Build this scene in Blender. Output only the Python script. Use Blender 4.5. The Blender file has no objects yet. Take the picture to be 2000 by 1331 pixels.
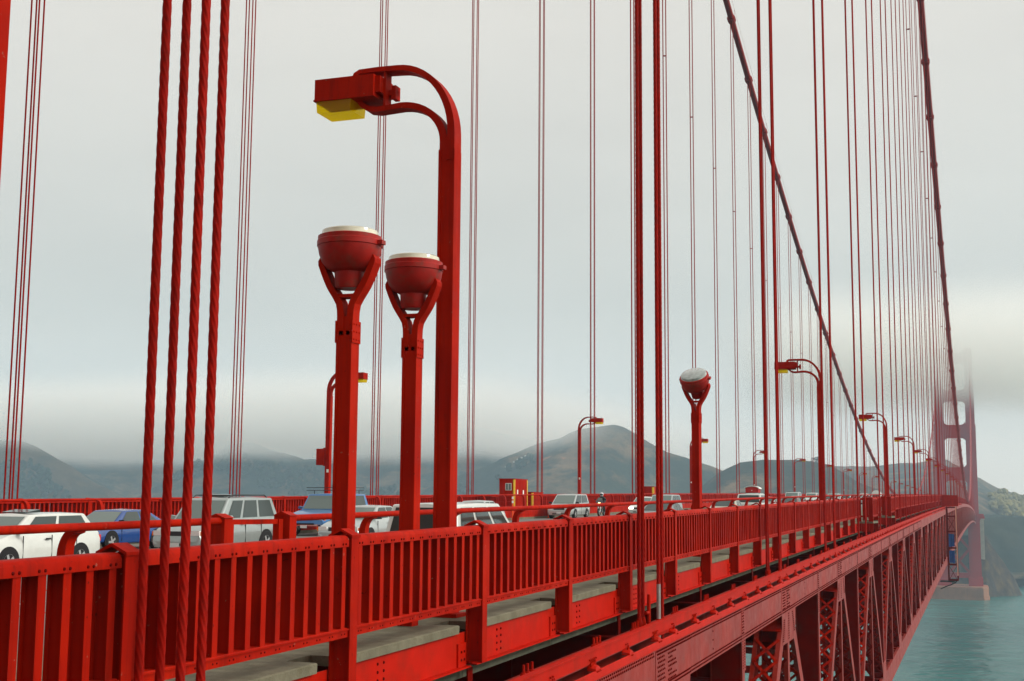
import bpy, math, random
import numpy as np
from mathutils import Vector, Matrix

random.seed(7)
RAD = math.radians
sc = bpy.context.scene
COL = sc.collection

# ------------------------------------------------------------------ camera
cam_d = bpy.data.cameras.new("camera")
cam = bpy.data.objects.new("camera", cam_d)
COL.objects.link(cam)
cam_d.sensor_fit = 'HORIZONTAL'
cam_d.sensor_width = 36.0
cam_d.lens = 2562.3 / 2000 * 36.0
cam_d.clip_start = 0.1
cam_d.clip_end = 30000
YAW, PITCH, ROLL = 0.34216, 0.12704, 0.00764
fw = Vector((-math.sin(YAW) * math.cos(PITCH), math.cos(YAW) * math.cos(PITCH), math.sin(PITCH)))
rt = Vector((math.cos(YAW), math.sin(YAW), 0))
up = rt.cross(fw)
r2 = rt * math.cos(ROLL) + up * math.sin(ROLL)
u2 = -rt * math.sin(ROLL) + up * math.cos(ROLL)
cam.matrix_world = Matrix(((r2.x, u2.x, -fw.x, 0), (r2.y, u2.y, -fw.y, 0), (r2.z, u2.z, -fw.z, 1.75), (0, 0, 0, 1)))
sc.camera = cam

# ------------------------------------------------------------------ sky, sun, exposure
SUN_AZ, SUN_EL = 80.0, 32.0          # degrees east of north, above the horizon
wd = bpy.data.worlds.new("World")
sc.world = wd
wd.use_nodes = True
nt = wd.node_tree
nt.nodes.clear()
def wn(t, **kw):
    n = nt.nodes.new(t)
    for k, v in kw.items():
        setattr(n, k, v)
    return n
out = wn('ShaderNodeOutputWorld')
tc = wn('ShaderNodeTexCoord')
sep = wn('ShaderNodeSeparateXYZ')
nt.links.new(tc.outputs['Generated'], sep.inputs[0])
ramp = wn('ShaderNodeValToRGB')
mr = wn('ShaderNodeMapRange')
mr.inputs[1].default_value = -0.25; mr.inputs[2].default_value = 1.0
nt.links.new(sep.outputs['Z'], mr.inputs[0])
nt.links.new(mr.outputs[0], ramp.inputs[0])
cr = ramp.color_ramp
def stop(pos, c):
    e = cr.elements.new((pos + 0.25) / 1.25); e.color = (*c, 1)
cr.elements[0].color = (0.36, 0.38, 0.36, 1); cr.elements[1].color = (0.92, 0.90, 0.84, 1)
stop(-0.02, (0.869, 0.818, 0.722)); stop(0.045, (0.869, 0.818, 0.726)); stop(0.085, (0.737, 0.709, 0.634)); stop(0.15, (0.646, 0.635, 0.570)); stop(0.38, (0.778, 0.734, 0.658))
noise = wn('ShaderNodeTexNoise'); noise.inputs['Scale'].default_value = 2.3; noise.inputs['Detail'].default_value = 5
mpg = wn('ShaderNodeMapping'); mpg.inputs['Scale'].default_value = (1, 1, 3.2)
nt.links.new(tc.outputs['Generated'], mpg.inputs[0]); nt.links.new(mpg.outputs[0], noise.inputs['Vector'])
nmr = wn('ShaderNodeMapRange'); nmr.inputs[1].default_value = 0.3; nmr.inputs[2].default_value = 0.7
nmr.inputs[3].default_value = 0.93; nmr.inputs[4].default_value = 1.07
nt.links.new(noise.outputs['Fac'], nmr.inputs[0])
# glow added out of view around the veiled eastern sun, lighting the east faces
dot = wn('ShaderNodeVectorMath', operation='DOT_PRODUCT')
dot.inputs[1].default_value = (math.sin(RAD(SUN_AZ)), math.cos(RAD(SUN_AZ)), 0.25)
nt.links.new(tc.outputs['Generated'], dot.inputs[0])
emr = wn('ShaderNodeMapRange'); emr.interpolation_type = 'SMOOTHSTEP'
emr.inputs[1].default_value = 0.28; emr.inputs[2].default_value = 1.05
emr.inputs[3].default_value = 1.0; emr.inputs[4].default_value = 2.6
nt.links.new(dot.outputs['Value'], emr.inputs[0])
m1 = wn('ShaderNodeMath', operation='MULTIPLY')
nt.links.new(nmr.outputs[0], m1.inputs[0]); nt.links.new(emr.outputs[0], m1.inputs[1])
vm = wn('ShaderNodeVectorMath', operation='SCALE')
nt.links.new(ramp.outputs[0], vm.inputs[0]); nt.links.new(m1.outputs[0], vm.inputs['Scale'])
bg1 = wn('ShaderNodeBackground'); bg1.inputs[1].default_value = 1.0
nt.links.new(vm.outputs[0], bg1.inputs[0])
sky = wn('ShaderNodeTexSky', sky_type='NISHITA', sun_disc=False)
sky.sun_elevation = RAD(SUN_EL); sky.sun_rotation = RAD(SUN_AZ)
bg2 = wn('ShaderNodeBackground'); bg2.inputs[1].default_value = 0.012
nt.links.new(sky.outputs[0], bg2.inputs[0])
ad = wn('ShaderNodeAddShader')
nt.links.new(bg1.outputs[0], ad.inputs[0]); nt.links.new(bg2.outputs[0], ad.inputs[1])
nt.links.new(ad.outputs[0], out.inputs[0])

sun_d = bpy.data.lights.new("sun", 'SUN')
sun_d.energy = 2.0; sun_d.angle = RAD(10); sun_d.color = (1.0, 0.95, 0.87)
sun = bpy.data.objects.new("sun", sun_d); COL.objects.link(sun)
sd = Vector((math.sin(RAD(SUN_AZ)) * math.cos(RAD(SUN_EL)), math.cos(RAD(SUN_AZ)) * math.cos(RAD(SUN_EL)), math.sin(RAD(SUN_EL))))
sun.rotation_euler = sd.to_track_quat('Z', 'Y').to_euler()

vs = sc.view_settings
vs.view_transform = 'Standard'; vs.look = 'None'; vs.gamma = 1.0; vs.exposure = 0.0; vs.use_curve_mapping = False
sc.render.engine = 'CYCLES'
cy = sc.cycles
cy.use_denoising = True
try:
    cy.denoiser = 'OPENIMAGEDENOISE'
except Exception:
    pass
cy.max_bounces = 12; cy.diffuse_bounces = 3; cy.glossy_bounces = 3; cy.transmission_bounces = 4
cy.volume_bounces = 10; cy.transparent_max_bounces = 12
cy.caustics_reflective = False; cy.caustics_refractive = False
cy.sample_clamp_indirect = 6

# ------------------------------------------------------------------ bridge geometry constants
SPAN = 1280.2
CAMBER = 5.4587
WATER = -76.25
XH = -5.767                    # east cable and hanger plane
XW = XH - 27.43                # west cable plane
XC = XH - 27.43 / 2            # centre line
P0 = 8.586                     # first railing post ahead
PS = 3.81                      # railing post spacing
H0 = 8.62                      # first hanger ahead
HS = 15.24
XF = -5.386                    # outer face of the east truss
ROADZ = -0.33
def D(y): return 4 * CAMBER * (y / SPAN) * (1 - y / SPAN)
def SL(y): return math.atan(4 * CAMBER / SPAN * (1 - 2 * y / SPAN))
def mx(x): return 2 * XC - x   # mirror to the west side
def cable_z(y): return 6.43 + 141.0 * (1 - 2 * y / SPAN) ** 2

# ------------------------------------------------------------------ materials
MATS = {}
def mat(name, col, rough=0.5, spec=0.5, metal=0.0, var=0.0, vscale=3.0, bump=0.0, bscale=40.0, dirt=None, dirt_amt=0.0, dscale=1.2, emit=None, trans=0.0, coat=0.0, ior=1.5, streak=False, alpha=1.0):
    if name in MATS: return MATS[name]
    m = bpy.data.materials.new(name); m.use_nodes = True
    n = m.node_tree; b = n.nodes['Principled BSDF']
    b.inputs['Base Color'].default_value = (*col, 1)
    b.inputs['Roughness'].default_value = rough
    b.inputs['Specular IOR Level'].default_value = spec
    b.inputs['Metallic'].default_value = metal
    b.inputs['IOR'].default_value = ior
    b.inputs['Transmission Weight'].default_value = trans
    b.inputs['Coat Weight'].default_value = coat
    b.inputs['Alpha'].default_value = alpha
    if emit:
        b.inputs['Emission Color'].default_value = (*emit[0], 1); b.inputs['Emission Strength'].default_value = emit[1]
    if var or dirt or bump:
        g = n.nodes.new('ShaderNodeNewGeometry')
    if var or dirt:
        no = n.nodes.new('ShaderNodeTexNoise'); no.inputs['Scale'].default_value = vscale; no.inputs['Detail'].default_value = 6
        n.links.new(g.outputs['Position'], no.inputs['Vector'])
        r = n.nodes.new('ShaderNodeMapRange'); r.inputs[1].default_value = 0.25; r.inputs[2].default_value = 0.75
        r.inputs[3].default_value = 1 - var; r.inputs[4].default_value = 1 + var
        n.links.new(no.outputs['Fac'], r.inputs[0])
        h = n.nodes.new('ShaderNodeHueSaturation'); h.inputs['Color'].default_value = (*col, 1)
        n.links.new(r.outputs[0], h.inputs['Value'])
        last = h.outputs[0]
        if dirt:
            n2 = n.nodes.new('ShaderNodeTexNoise'); n2.inputs['Scale'].default_value = dscale; n2.inputs['Detail'].default_value = 9; n2.inputs['Roughness'].default_value = 0.68
            if streak:
                mp = n.nodes.new('ShaderNodeMapping'); mp.inputs['Scale'].default_value = (6, 6, 0.35)
                n.links.new(g.outputs['Position'], mp.inputs[0]); n.links.new(mp.outputs[0], n2.inputs['Vector'])
            else:
                n.links.new(g.outputs['Position'], n2.inputs['Vector'])
            rr = n.nodes.new('ShaderNodeMapRange'); rr.inputs[1].default_value = 0.5; rr.inputs[2].default_value = 0.72
            rr.inputs[3].default_value = 0; rr.inputs[4].default_value = dirt_amt
            n.links.new(n2.outputs['Fac'], rr.inputs[0])
            mxn = n.nodes.new('ShaderNodeMixRGB'); mxn.inputs[2].default_value = (*dirt, 1)
            n.links.new(rr.outputs[0], mxn.inputs[0]); n.links.new(last, mxn.inputs[1]); last = mxn.outputs[0]
        n.links.new(last, b.inputs['Base Color'])
    if bump:
        nb = n.nodes.new('ShaderNodeTexNoise'); nb.inputs['Scale'].default_value = bscale; nb.inputs['Detail'].default_value = 4
        n.links.new(g.outputs['Position'], nb.inputs['Vector'])
        bp = n.nodes.new('ShaderNodeBump'); bp.inputs['Strength'].default_value = bump; bp.inputs['Distance'].default_value = 0.02
        n.links.new(nb.outputs['Fac'], bp.inputs['Height']); n.links.new(bp.outputs[0], b.inputs['Normal'])
    MATS[name] = m
    return m

def weathered(name, c1, c2, dark, rough, spec, chip=(0.30, 0.10, 0.07)):
    """repainted steel: two coats showing in patches, grime runs, rust specks and chips"""
    m = bpy.data.materials.new(name); m.use_nodes = True; n = m.node_tree; b = n.nodes['Principled BSDF']
    b.inputs['Specular IOR Level'].default_value = spec
    g = n.nodes.new('ShaderNodeNewGeometry')
    def nz(scale, det=5, ro=0.6, st=None):
        t = n.nodes.new('ShaderNodeTexNoise'); t.inputs['Scale'].default_value = scale; t.inputs['Detail'].default_value = det; t.inputs['Roughness'].default_value = ro
        if st:
            mp = n.nodes.new('ShaderNodeMapping'); mp.inputs['Scale'].default_value = st; n.links.new(g.outputs['Position'], mp.inputs[0]); n.links.new(mp.outputs[0], t.inputs['Vector'])
        else: n.links.new(g.outputs['Position'], t.inputs['Vector'])
        return t.outputs['Fac']
    def mr_(src, a, c, lo=0.0, hi=1.0):
        r = n.nodes.new('ShaderNodeMapRange'); r.inputs[1].default_value = a; r.inputs[2].default_value = c; r.inputs[3].default_value = lo; r.inputs[4].default_value = hi; n.links.new(src, r.inputs[0]); return r.outputs[0]
    def mixc(f, a, c):
        q = n.nodes.new('ShaderNodeMixRGB'); n.links.new(f, q.inputs[0])
        for k, w in ((1, a), (2, c)):
            if isinstance(w, tuple): q.inputs[k].default_value = (*w, 1)
            else: n.links.new(w, q.inputs[k])
        return q.outputs[0]
    col = mixc(mr_(nz(0.9, 4), 0.42, 0.58), c1, c2)
    col = mixc(mr_(nz(1.0, 8, 0.7, (9, 9, 0.5)), 0.50, 0.74, 0, 0.75), col, dark)
    col = mixc(mr_(nz(3.2, 9, 0.75), 0.60, 0.72, 0, 0.8), col, dark)
    col = mixc(mr_(nz(22, 3, 0.5), 0.70, 0.74, 0, 0.8), col, (dark[0] * .45, dark[1] * .9, dark[2]))
    col = mixc(mr_(nz(17, 2, 0.5, (1, 1, 1.01)), 0.735, 0.755, 0, 0.8), col, chip)
    n.links.new(col, b.inputs['Base Color'])
    n.links.new(mr_(nz(2.5, 5), 0.3, 0.7, rough - .1, rough + .12), b.inputs['Roughness'])
    bp = n.nodes.new('ShaderNodeBump'); bp.inputs['Strength'].default_value = 0.18; bp.inputs['Distance'].default_value = 0.02; n.links.new(nz(11, 5), bp.inputs['Height']); n.links.new(bp.outputs[0], b.inputs['Normal'])
    MATS[name] = m; return m
RED = weathered('orange_red_paint', (0.41, 0.0105, 0.0011), (0.33, 0.0070, 0.0013), (0.12, 0.006, 0.003), 0.56, 0.035)
REDF = mat('fresh_red_paint', (0.44, 0.009, 0.002), 0.52, 0.05, var=0.14, vscale=3, dirt=(0.20, 0.02, 0.008), dirt_amt=0.55, dscale=2.5)
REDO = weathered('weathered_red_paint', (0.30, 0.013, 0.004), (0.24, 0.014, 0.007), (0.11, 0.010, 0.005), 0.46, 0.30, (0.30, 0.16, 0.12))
RIVM = mat('rivet_paint', (0.10, 0.003, 0.002), 0.7, 0.03)
REDD = mat('dark_red_shade_paint', (0.15, 0.003, 0.001), 0.7, 0.03, var=0.2, vscale=2, dirt=(0.08, 0.02, 0.015), dirt_amt=0.7, dscale=2.2)  # dark red; on truss post webs and vertical lacing it stands for shade
ROPE = mat('painted_wire_rope', (0.31, 0.006, 0.002), 0.6, 0.06, var=0.22, vscale=9, dirt=(0.12, 0.008, 0.006), dirt_amt=0.6, dscale=6)
STEEL = mat('bare_steel_rope', (0.30, 0.26, 0.24), 0.5, 0.4, 0.3, var=0.2, vscale=20)
CONC = mat('stained_concrete', (0.17, 0.155, 0.105), 0.9, 0.2, var=0.25, vscale=3, dirt=(0.11, 0.095, 0.055), dirt_amt=0.85, dscale=3.5, bump=0.5, bscale=30)
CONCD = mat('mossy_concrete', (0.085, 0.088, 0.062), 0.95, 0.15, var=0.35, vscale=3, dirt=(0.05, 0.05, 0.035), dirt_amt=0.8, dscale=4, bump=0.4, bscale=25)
ASPH = mat('worn_roadway', (0.155, 0.155, 0.142), 0.85, 0.3, var=0.22, vscale=1.1, dirt=(0.07, 0.07, 0.065), dirt_amt=0.5, dscale=0.5, bump=0.3, bscale=60)
LINE = mat('road_paint', (0.72, 0.72, 0.68), 0.7, 0.3, var=0.15, vscale=4)
YEL = mat('yellow_paint', (0.80, 0.50, 0.02), 0.5, 0.4, var=0.1, vscale=6)
def translucent_yellow():
    m = bpy.data.materials.new('yellow_lamp_lens'); m.use_nodes = True; n = m.node_tree; b = n.nodes['Principled BSDF']; b.inputs['Base Color'].default_value = (0.90, 0.60, 0.003, 1); b.inputs['Roughness'].default_value = 0.15
    t = n.nodes.new('ShaderNodeBsdfTranslucent'); t.inputs[0].default_value = (1.0, 0.72, 0.005, 1); q = n.nodes.new('ShaderNodeMixShader'); q.inputs[0].default_value = 0.5
    n.links.new(b.outputs[0], q.inputs[1]); n.links.new(t.outputs[0], q.inputs[2])
    c = n.nodes.new('ShaderNodeBsdfTransparent'); c.inputs[0].default_value = (0.97, 0.82, 0.02, 1); q2 = n.nodes.new('ShaderNodeMixShader'); q2.inputs[0].default_value = 0.62
    n.links.new(q.outputs[0], q2.inputs[1]); n.links.new(c.outputs[0], q2.inputs[2]); n.links.new(q2.outputs[0], n.nodes['Material Output'].inputs[0]); return m
LENSY = translucent_yellow()
LENSW = mat('milky_lamp_lens', (0.58, 0.55, 0.41), 0.15, 0.6, var=0.06, vscale=12, coat=0.5)
LENSC = mat('clear_lamp_glass', (0.26, 0.29, 0.27), 0.06, 0.6, var=0.35, vscale=9, coat=1.0)
BOWL = mat('lamp_bowl_paint', (0.33, 0.008, 0.004), 0.48, 0.2, var=0.2, vscale=8, dirt=(0.10, 0.05, 0.03), dirt_amt=0.7, dscale=5)
BLK = mat('black_rubber', (0.012, 0.012, 0.013), 0.75, 0.3)
BLKP = mat('black_plastic', (0.02, 0.02, 0.022), 0.45, 0.4)
GLASS = mat('car_window_glass', (0.030, 0.045, 0.042), 0.08, 0.5)
GLASSL = mat('windscreen_glass', (0.13, 0.17, 0.155), 0.08, 0.5)
CHROME = mat('chrome_trim', (0.75, 0.75, 0.74), 0.18, 0.6, 0.9)
RIM = mat('alloy_rim', (0.55, 0.56, 0.56), 0.3, 0.5, 0.6)
HEADL = mat('headlight_glass', (0.80, 0.80, 0.78), 0.08, 0.8, coat=1)
HEADON = mat('lit_headlight', (1, 0.95, 0.85), 0.2, 0.5, emit=((1, 0.93, 0.8), 6.0))
HEADON2 = mat('lit_warm_headlight', (1, 0.8, 0.5), 0.2, 0.5, emit=((1, 0.66, 0.25), 8.0))
AMBER = mat('amber_lamp', (0.9, 0.20, 0.02), 0.2, 0.6, coat=0.5)
TAIL = mat('tail_lamp', (0.62, 0.02, 0.02), 0.2, 0.6, coat=0.5)
PLATE = mat('licence_plate', (0.7, 0.7, 0.68), 0.5, 0.4)
WHITEP = mat('white_trim', (0.78, 0.78, 0.74), 0.5, 0.4, var=0.06)
BLUET = mat('blue_tarpaulin', (0.008, 0.05, 0.22), 0.55, 0.4, var=0.25, vscale=1.5, bump=0.6, bscale=2)
SKIN = mat('skin', (0.55, 0.32, 0.23), 0.6, 0.3)
JACKET = mat('black_leather', (0.015, 0.015, 0.017), 0.5, 0.5)
JEANS = mat('dark_jeans', (0.03, 0.045, 0.09), 0.8, 0.2)
HELM = mat('silver_helmet', (0.55, 0.56, 0.58), 0.25, 0.6, coat=0.6)
CONEM = mat('traffic_cone_orange', (0.85, 0.10, 0.02), 0.5, 0.4)
def carpaint(n, c, metal=0.35, rough=0.3): return mat(n, c, rough, 0.5, metal, var=0.05, vscale=5, coat=0.7, dirt=(c[0] * .7, c[1] * .7, c[2] * .68), dirt_amt=0.25, dscale=2)

# ------------------------------------------------------------------ mesh helpers
class MB:
    def __init__(s): s.v = []; s.f = []
    def add(s, vs, fs):
        o = len(s.v); s.v.extend(vs); s.f.extend([tuple(i + o for i in f) for f in fs]); return s
    def box(s, x0, x1, y0, y1, z0, z1):
        return s.add([(x0, y0, z0), (x1, y0, z0), (x1, y1, z0), (x0, y1, z0), (x0, y0, z1), (x1, y0, z1), (x1, y1, z1), (x0, y1, z1)],
                     [(0, 3, 2, 1), (4, 5, 6, 7), (0, 1, 5, 4), (1, 2, 6, 5), (2, 3, 7, 6), (3, 0, 4, 7)])
    def prism(s, pts, a, b, axis='y'):
        n = len(pts)
        f = {'y': lambda p, t: (p[0], t, p[1]), 'x': lambda p, t: (t, p[0], p[1]), 'z': lambda p, t: (p[0], p[1], t)}[axis]
        vs = [f(p, a) for p in pts] + [f(p, b) for p in pts]
        fs = [tuple(range(n)), tuple(range(2 * n - 1, n - 1, -1))]
        fs += [(i, n + i, n + (i + 1) % n, (i + 1) % n) for i in range(n)]
        return s.add(vs, fs)
    def ribbon(s, path, th, a, b, axis='y'):
        P = [Vector(p) for p in path]; L = []; R = []; T = th if isinstance(th, (list, tuple)) else [th] * len(P)
        for i, p in enumerate(P):
            d = (P[min(i + 1, len(P) - 1)] - P[max(i - 1, 0)]).normalized(); nn = Vector((-d.y, d.x))
            L.append(p + nn * T[i] / 2); R.append(p - nn * T[i] / 2)
        for i in range(len(P) - 1):
            s.prism([tuple(L[i]), tuple(L[i + 1]), tuple(R[i + 1]), tuple(R[i])], a, b, axis)
        return s
    def tube(s, path, r, n=8, caps=True):
        P = [Vector(p) for p in path]; o = len(s.v); rr = r if isinstance(r, (list, tuple)) else [r] * len(P)
        for i, p in enumerate(P):
            d = (P[min(i + 1, len(P) - 1)] - P[max(i - 1, 0)]).normalized()
            a = Vector((0, 0, 1)) if abs(d.z) < 0.9 else Vector((0, 1, 0))
            u = d.cross(a).normalized(); w = u.cross(d)
            for k in range(n):
                t = 2 * math.pi * k / n
                s.v.append(tuple(p + (u * math.cos(t) + w * math.sin(t)) * rr[i]))
        for i in range(len(P) - 1):
            for k in range(n):
                k2 = (k + 1) % n
                s.f.append((o + i * n + k, o + i * n + k2, o + (i + 1) * n + k2, o + (i + 1) * n + k))
        if caps:
            s.f.append(tuple(o + k for k in range(n - 1, -1, -1))); e = o + (len(P) - 1) * n
            s.f.append(tuple(e + k for k in range(n)))
        return s
    def bar(s, a, b, w, h, upv=(0, 0, 1)):
        a = Vector(a); b = Vector(b); d = (b - a).normalized(); u = d.cross(Vector(upv)).normalized() * w / 2; q = u.cross(d).normalized() * h / 2
        vs = [tuple(p + i * u + j * q) for p in (a, b) for i, j in ((-1, -1), (1, -1), (1, 1), (-1, 1))]
        return s.add(vs, [(0, 1, 2, 3), (7, 6, 5, 4), (0, 4, 5, 1), (1, 5, 6, 2), (2, 6, 7, 3), (3, 7, 4, 0)])
    def lathe(s, prof, n=24, c=(0, 0, 0), cap=True):
        o = len(s.v)
        for r, z in prof:
            for k in range(n):
                t = 2 * math.pi * k / n; s.v.append((c[0] + r * math.cos(t), c[1] + r * math.sin(t), c[2] + z))
        for i in range(len(prof) - 1):
            for k in range(n):
                k2 = (k + 1) % n; s.f.append((o + i * n + k, o + i * n + k2, o + (i + 1) * n + k2, o + (i + 1) * n + k))
        if cap:
            s.f.append(tuple(o + k for k in range(n - 1, -1, -1))); e = o + (len(prof) - 1) * n; s.f.append(tuple(e + k for k in range(n)))
        return s
    def rivet(s, c, r, h, nx, n=6):
        c = Vector(c); d = Vector(nx); a = Vector((0, 0, 1)) if abs(d.z) < 0.9 else Vector((0, 1, 0)); u = d.cross(a).normalized(); w = u.cross(d)
        o = len(s.v)
        for rr, hh in ((r, 0), (r * 0.72, h * 0.8)):
            for k in range(n):
                t = 2 * math.pi * k / n; s.v.append(tuple(c + (u * math.cos(t) + w * math.sin(t)) * rr + d * hh))
        s.v.append(tuple(c + d * h))
        for k in range(n):
            k2 = (k + 1) % n
            s.f.append((o + k, o + k2, o + n + k2, o + n + k)); s.f.append((o + n + k, o + n + k2, o + 2 * n))
        return s
    def mesh(s, name, m, smooth=False):
        me = bpy.data.meshes.new(name); me.from_pydata(s.v, [], s.f); me.materials.append(m)
        if smooth is True:
            me.polygons.foreach_set('use_smooth', [True] * len(me.polygons))
        elif smooth:
            me.polygons.foreach_set('use_smooth', [True] * len(me.polygons))
            try: me.set_sharp_from_angle(angle=RAD(smooth))
            except Exception: pass
        me.update(); return me

def tag(o, label=None, cat=None, group=None, kind=None):
    if label: o['label'] = label
    if cat: o['category'] = cat
    if group: o['group'] = group
    if kind: o['kind'] = kind
    return o
def empty(name, loc=(0, 0, 0), rz=0.0):
    o = bpy.data.objects.new(name, None); o.empty_display_size = 0.3; COL.objects.link(o); o.location = loc; o.rotation_euler[2] = rz; return o
def ob(name, me, parent=None, loc=None, rot=None, label=None, kind=None):
    if isinstance(me, tuple): me = me[0].mesh(name, *me[1:])
    o = bpy.data.objects.new(name, me); COL.objects.link(o)
    if parent: o.parent = parent
    if loc is not None: o.location = loc
    if rot is not None: o.rotation_euler = rot
    if label: o['label'] = label
    if kind: o['kind'] = kind
    return o
ONES = "zero first second third fourth fifth sixth seventh eighth ninth tenth eleventh twelfth thirteenth fourteenth fifteenth sixteenth seventeenth eighteenth nineteenth".split()
TENS = {2: "twent", 3: "thirt", 4: "fort", 5: "fift", 6: "sixt", 7: "sevent", 8: "eight", 9: "ninet"}
def ordn(n):
    if n < 20: return ONES[n]
    t, u = divmod(n, 10)
    return TENS[t] + "ieth" if u == 0 else TENS[t] + "y-" + ONES[u]

# ================================================================== SETTING
# ---- water
def water_mat():
    m = bpy.data.materials.new('strait_water'); m.use_nodes = True; n = m.node_tree; b = n.nodes['Principled BSDF']
    b.inputs['Base Color'].default_value = (0.035, 0.175, 0.165, 1); b.inputs['Roughness'].default_value = 0.2; b.inputs['IOR'].default_value = 1.33
    g = n.nodes.new('ShaderNodeNewGeometry')
    prev = None
    for scale, st, dist, sx in ((0.022, 0.8, 9.0, 0.55), (0.075, 1.0, 4.0, 0.45), (0.3, 0.9, 1.2, 0.6)):
        mp = n.nodes.new('ShaderNodeMapping'); mp.inputs['Scale'].default_value = (sx, 1, 1); mp.inputs['Rotation'].default_value = (0, 0, 0.5)
        t = n.nodes.new('ShaderNodeTexNoise'); t.inputs['Scale'].default_value = scale; t.inputs['Detail'].default_value = 4
        n.links.new(g.outputs['Position'], mp.inputs[0]); n.links.new(mp.outputs[0], t.inputs['Vector'])
        bp = n.nodes.new('ShaderNodeBump'); bp.inputs['Strength'].default_value = st; bp.inputs['Distance'].default_value = dist
        n.links.new(t.outputs['Fac'], bp.inputs['Height'])
        if prev: n.links.new(prev, bp.inputs['Normal'])
        prev = bp.outputs[0]
    n.links.new(prev, b.inputs['Normal'])
    t = n.nodes.new('ShaderNodeTexNoise'); t.inputs['Scale'].default_value = 0.006; t.inputs['Detail'].default_value = 5
    n.links.new(g.outputs['Position'], t.inputs['Vector'])
    r = n.nodes.new('ShaderNodeValToRGB'); r.color_ramp.elements[0].position = 0.35; r.color_ramp.elements[1].position = 0.7
    r.color_ramp.elements[0].color = (0.006, 0.088, 0.078, 1); r.color_ramp.elements[1].color = (0.025, 0.15, 0.13, 1)
    n.links.new(t.outputs['Fac'], r.inputs[0]); n.links.new(r.outputs[0], b.inputs['Base Color'])
    return m
ob('water', (MB().add([(-9000, -3000, WATER), (9000, -3000, WATER), (9000, 9000, WATER), (-9000, 9000, WATER)], [(0, 1, 2, 3)]), water_mat()), kind='structure')['label'] = 'green-blue choppy water of the strait below the bridge'

# ---- hills: world-space height field from ridge crests (x, height) at a northing
rng = np.random.RandomState(3)
_perm = rng.rand(256, 256)
def vnoise(x, y):
    xi = np.floor(x).astype(int); yi = np.floor(y).astype(int); xf = x - xi; yf = y - yi
    u = xf * xf * (3 - 2 * xf); v = yf * yf * (3 - 2 * yf)
    g = lambda a, b: _perm[a % 256, b % 256]
    return (g(xi, yi) * (1 - u) + g(xi + 1, yi) * u) * (1 - v) + (g(xi, yi + 1) * (1 - u) + g(xi + 1, yi + 1) * u) * v
def fbm(x, y, o=5):
    s = 0; a = 0.5
    for i in range(o):
        s = s + a * (vnoise(x * 2 ** i + 17 * i, y * 2 ** i + 5 * i) - 0.5); a *= 0.5
    return s
RIDGES = [
    (1900, 0.42, 0.30, [(-2600, 150), (-1900, 150), (-1713, 136), (-1644, 124), (-1576, 107), (-1509, 74), (-1421, 34), (-1379, 16), (-1316, 4), (-1200, -60)]),
    (2800, 0.30, 0.25, [(-3800, 230), (-2596, 252), (-2265, 260), (-1952, 241), (-1771, 187), (-1626, 136), (-1400, 90), (-900, 90)]),
    (2300, 0.36, 0.30, [(-1620, 0), (-1500, 77), (-1453, 102), (-1406, 118), (-1360, 124), (-1290, 112), (-1244, 98), (-1199, 94), (-1132, 76), (-1067, 56), (-900, 0)]),
    (2600, 0.33, 0.25, [(-1600, 40), (-1381, 97), (-1331, 125), (-1281, 140), (-1208, 157), (-1135, 165), (-1040, 172), (-924, 160), (-856, 137), (-790, 121), (-600, 70), (-300, 20)]),
    (2100, 0.38, 0.30, [(-1050, 10), (-900, 40), (-802, 69), (-765, 86), (-728, 99), (-674, 120), (-620, 134), (-563, 138), (-541, 129), (-490, 97), (-448, 80), (-410, 68), (-373, 55), (-317, 39), (-200, 0)]),
    (1750, 0.40, 0.35, [(-520, -40), (-420, 5), (-359, 33), (-332, 55), (-304, 69), (-277, 72), (-223, 72), (-197, 66), (-171, 54), (-140, 36), (-108, 25), (-77, 17), (-41, 8), (0, -2), (120, -20)]),
    (2700, 0.085, 0.25, [(-700, -60), (-520, 40), (-407, 71), (-305, 86), (-205, 93), (-127, 95), (-60, 95), (-7, 72), (41, 46), (77, 33), (148, 12), (253, -6), (420, -40), (700, -110)]),
]
def hill_h(x, y):
    h = np.full(np.shape(x), -110.0)
    wob = fbm(x / 420.0, y / 420.0, 3) * 90
    for Y, sf, sb, pts in RIDGES:
        px = [p[0] for p in pts]; pz = [p[1] for p in pts]
        c = np.interp(x, px, pz, left=pz[0] - 60, right=pz[-1] - 60)
        dy = y - (Y + wob * 0.35)
        f = c - np.where(dy < 0, -dy * sf, dy * sb) - 0.0009 * np.minimum(np.abs(dy), 60) ** 2
        h = np.maximum(h, f)
    base = np.interp(y, [1300, 1380, 1500, 1700], [-110, -60, -35, -25]) + np.interp(x, [-500, 0, 150, 350], [0, 0, -30, -120])
    h = np.maximum(h, base)
    h = np.where((x > -70) & (y < 1740), np.minimum(h, -70 + 0 * h), h)
    gul = fbm(x / 95.0 + y / 400.0, y / 190.0, 5)
    h = h + gul * 30 + fbm(x / 30.0, y / 30.0, 4) * 5
    return h
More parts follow.
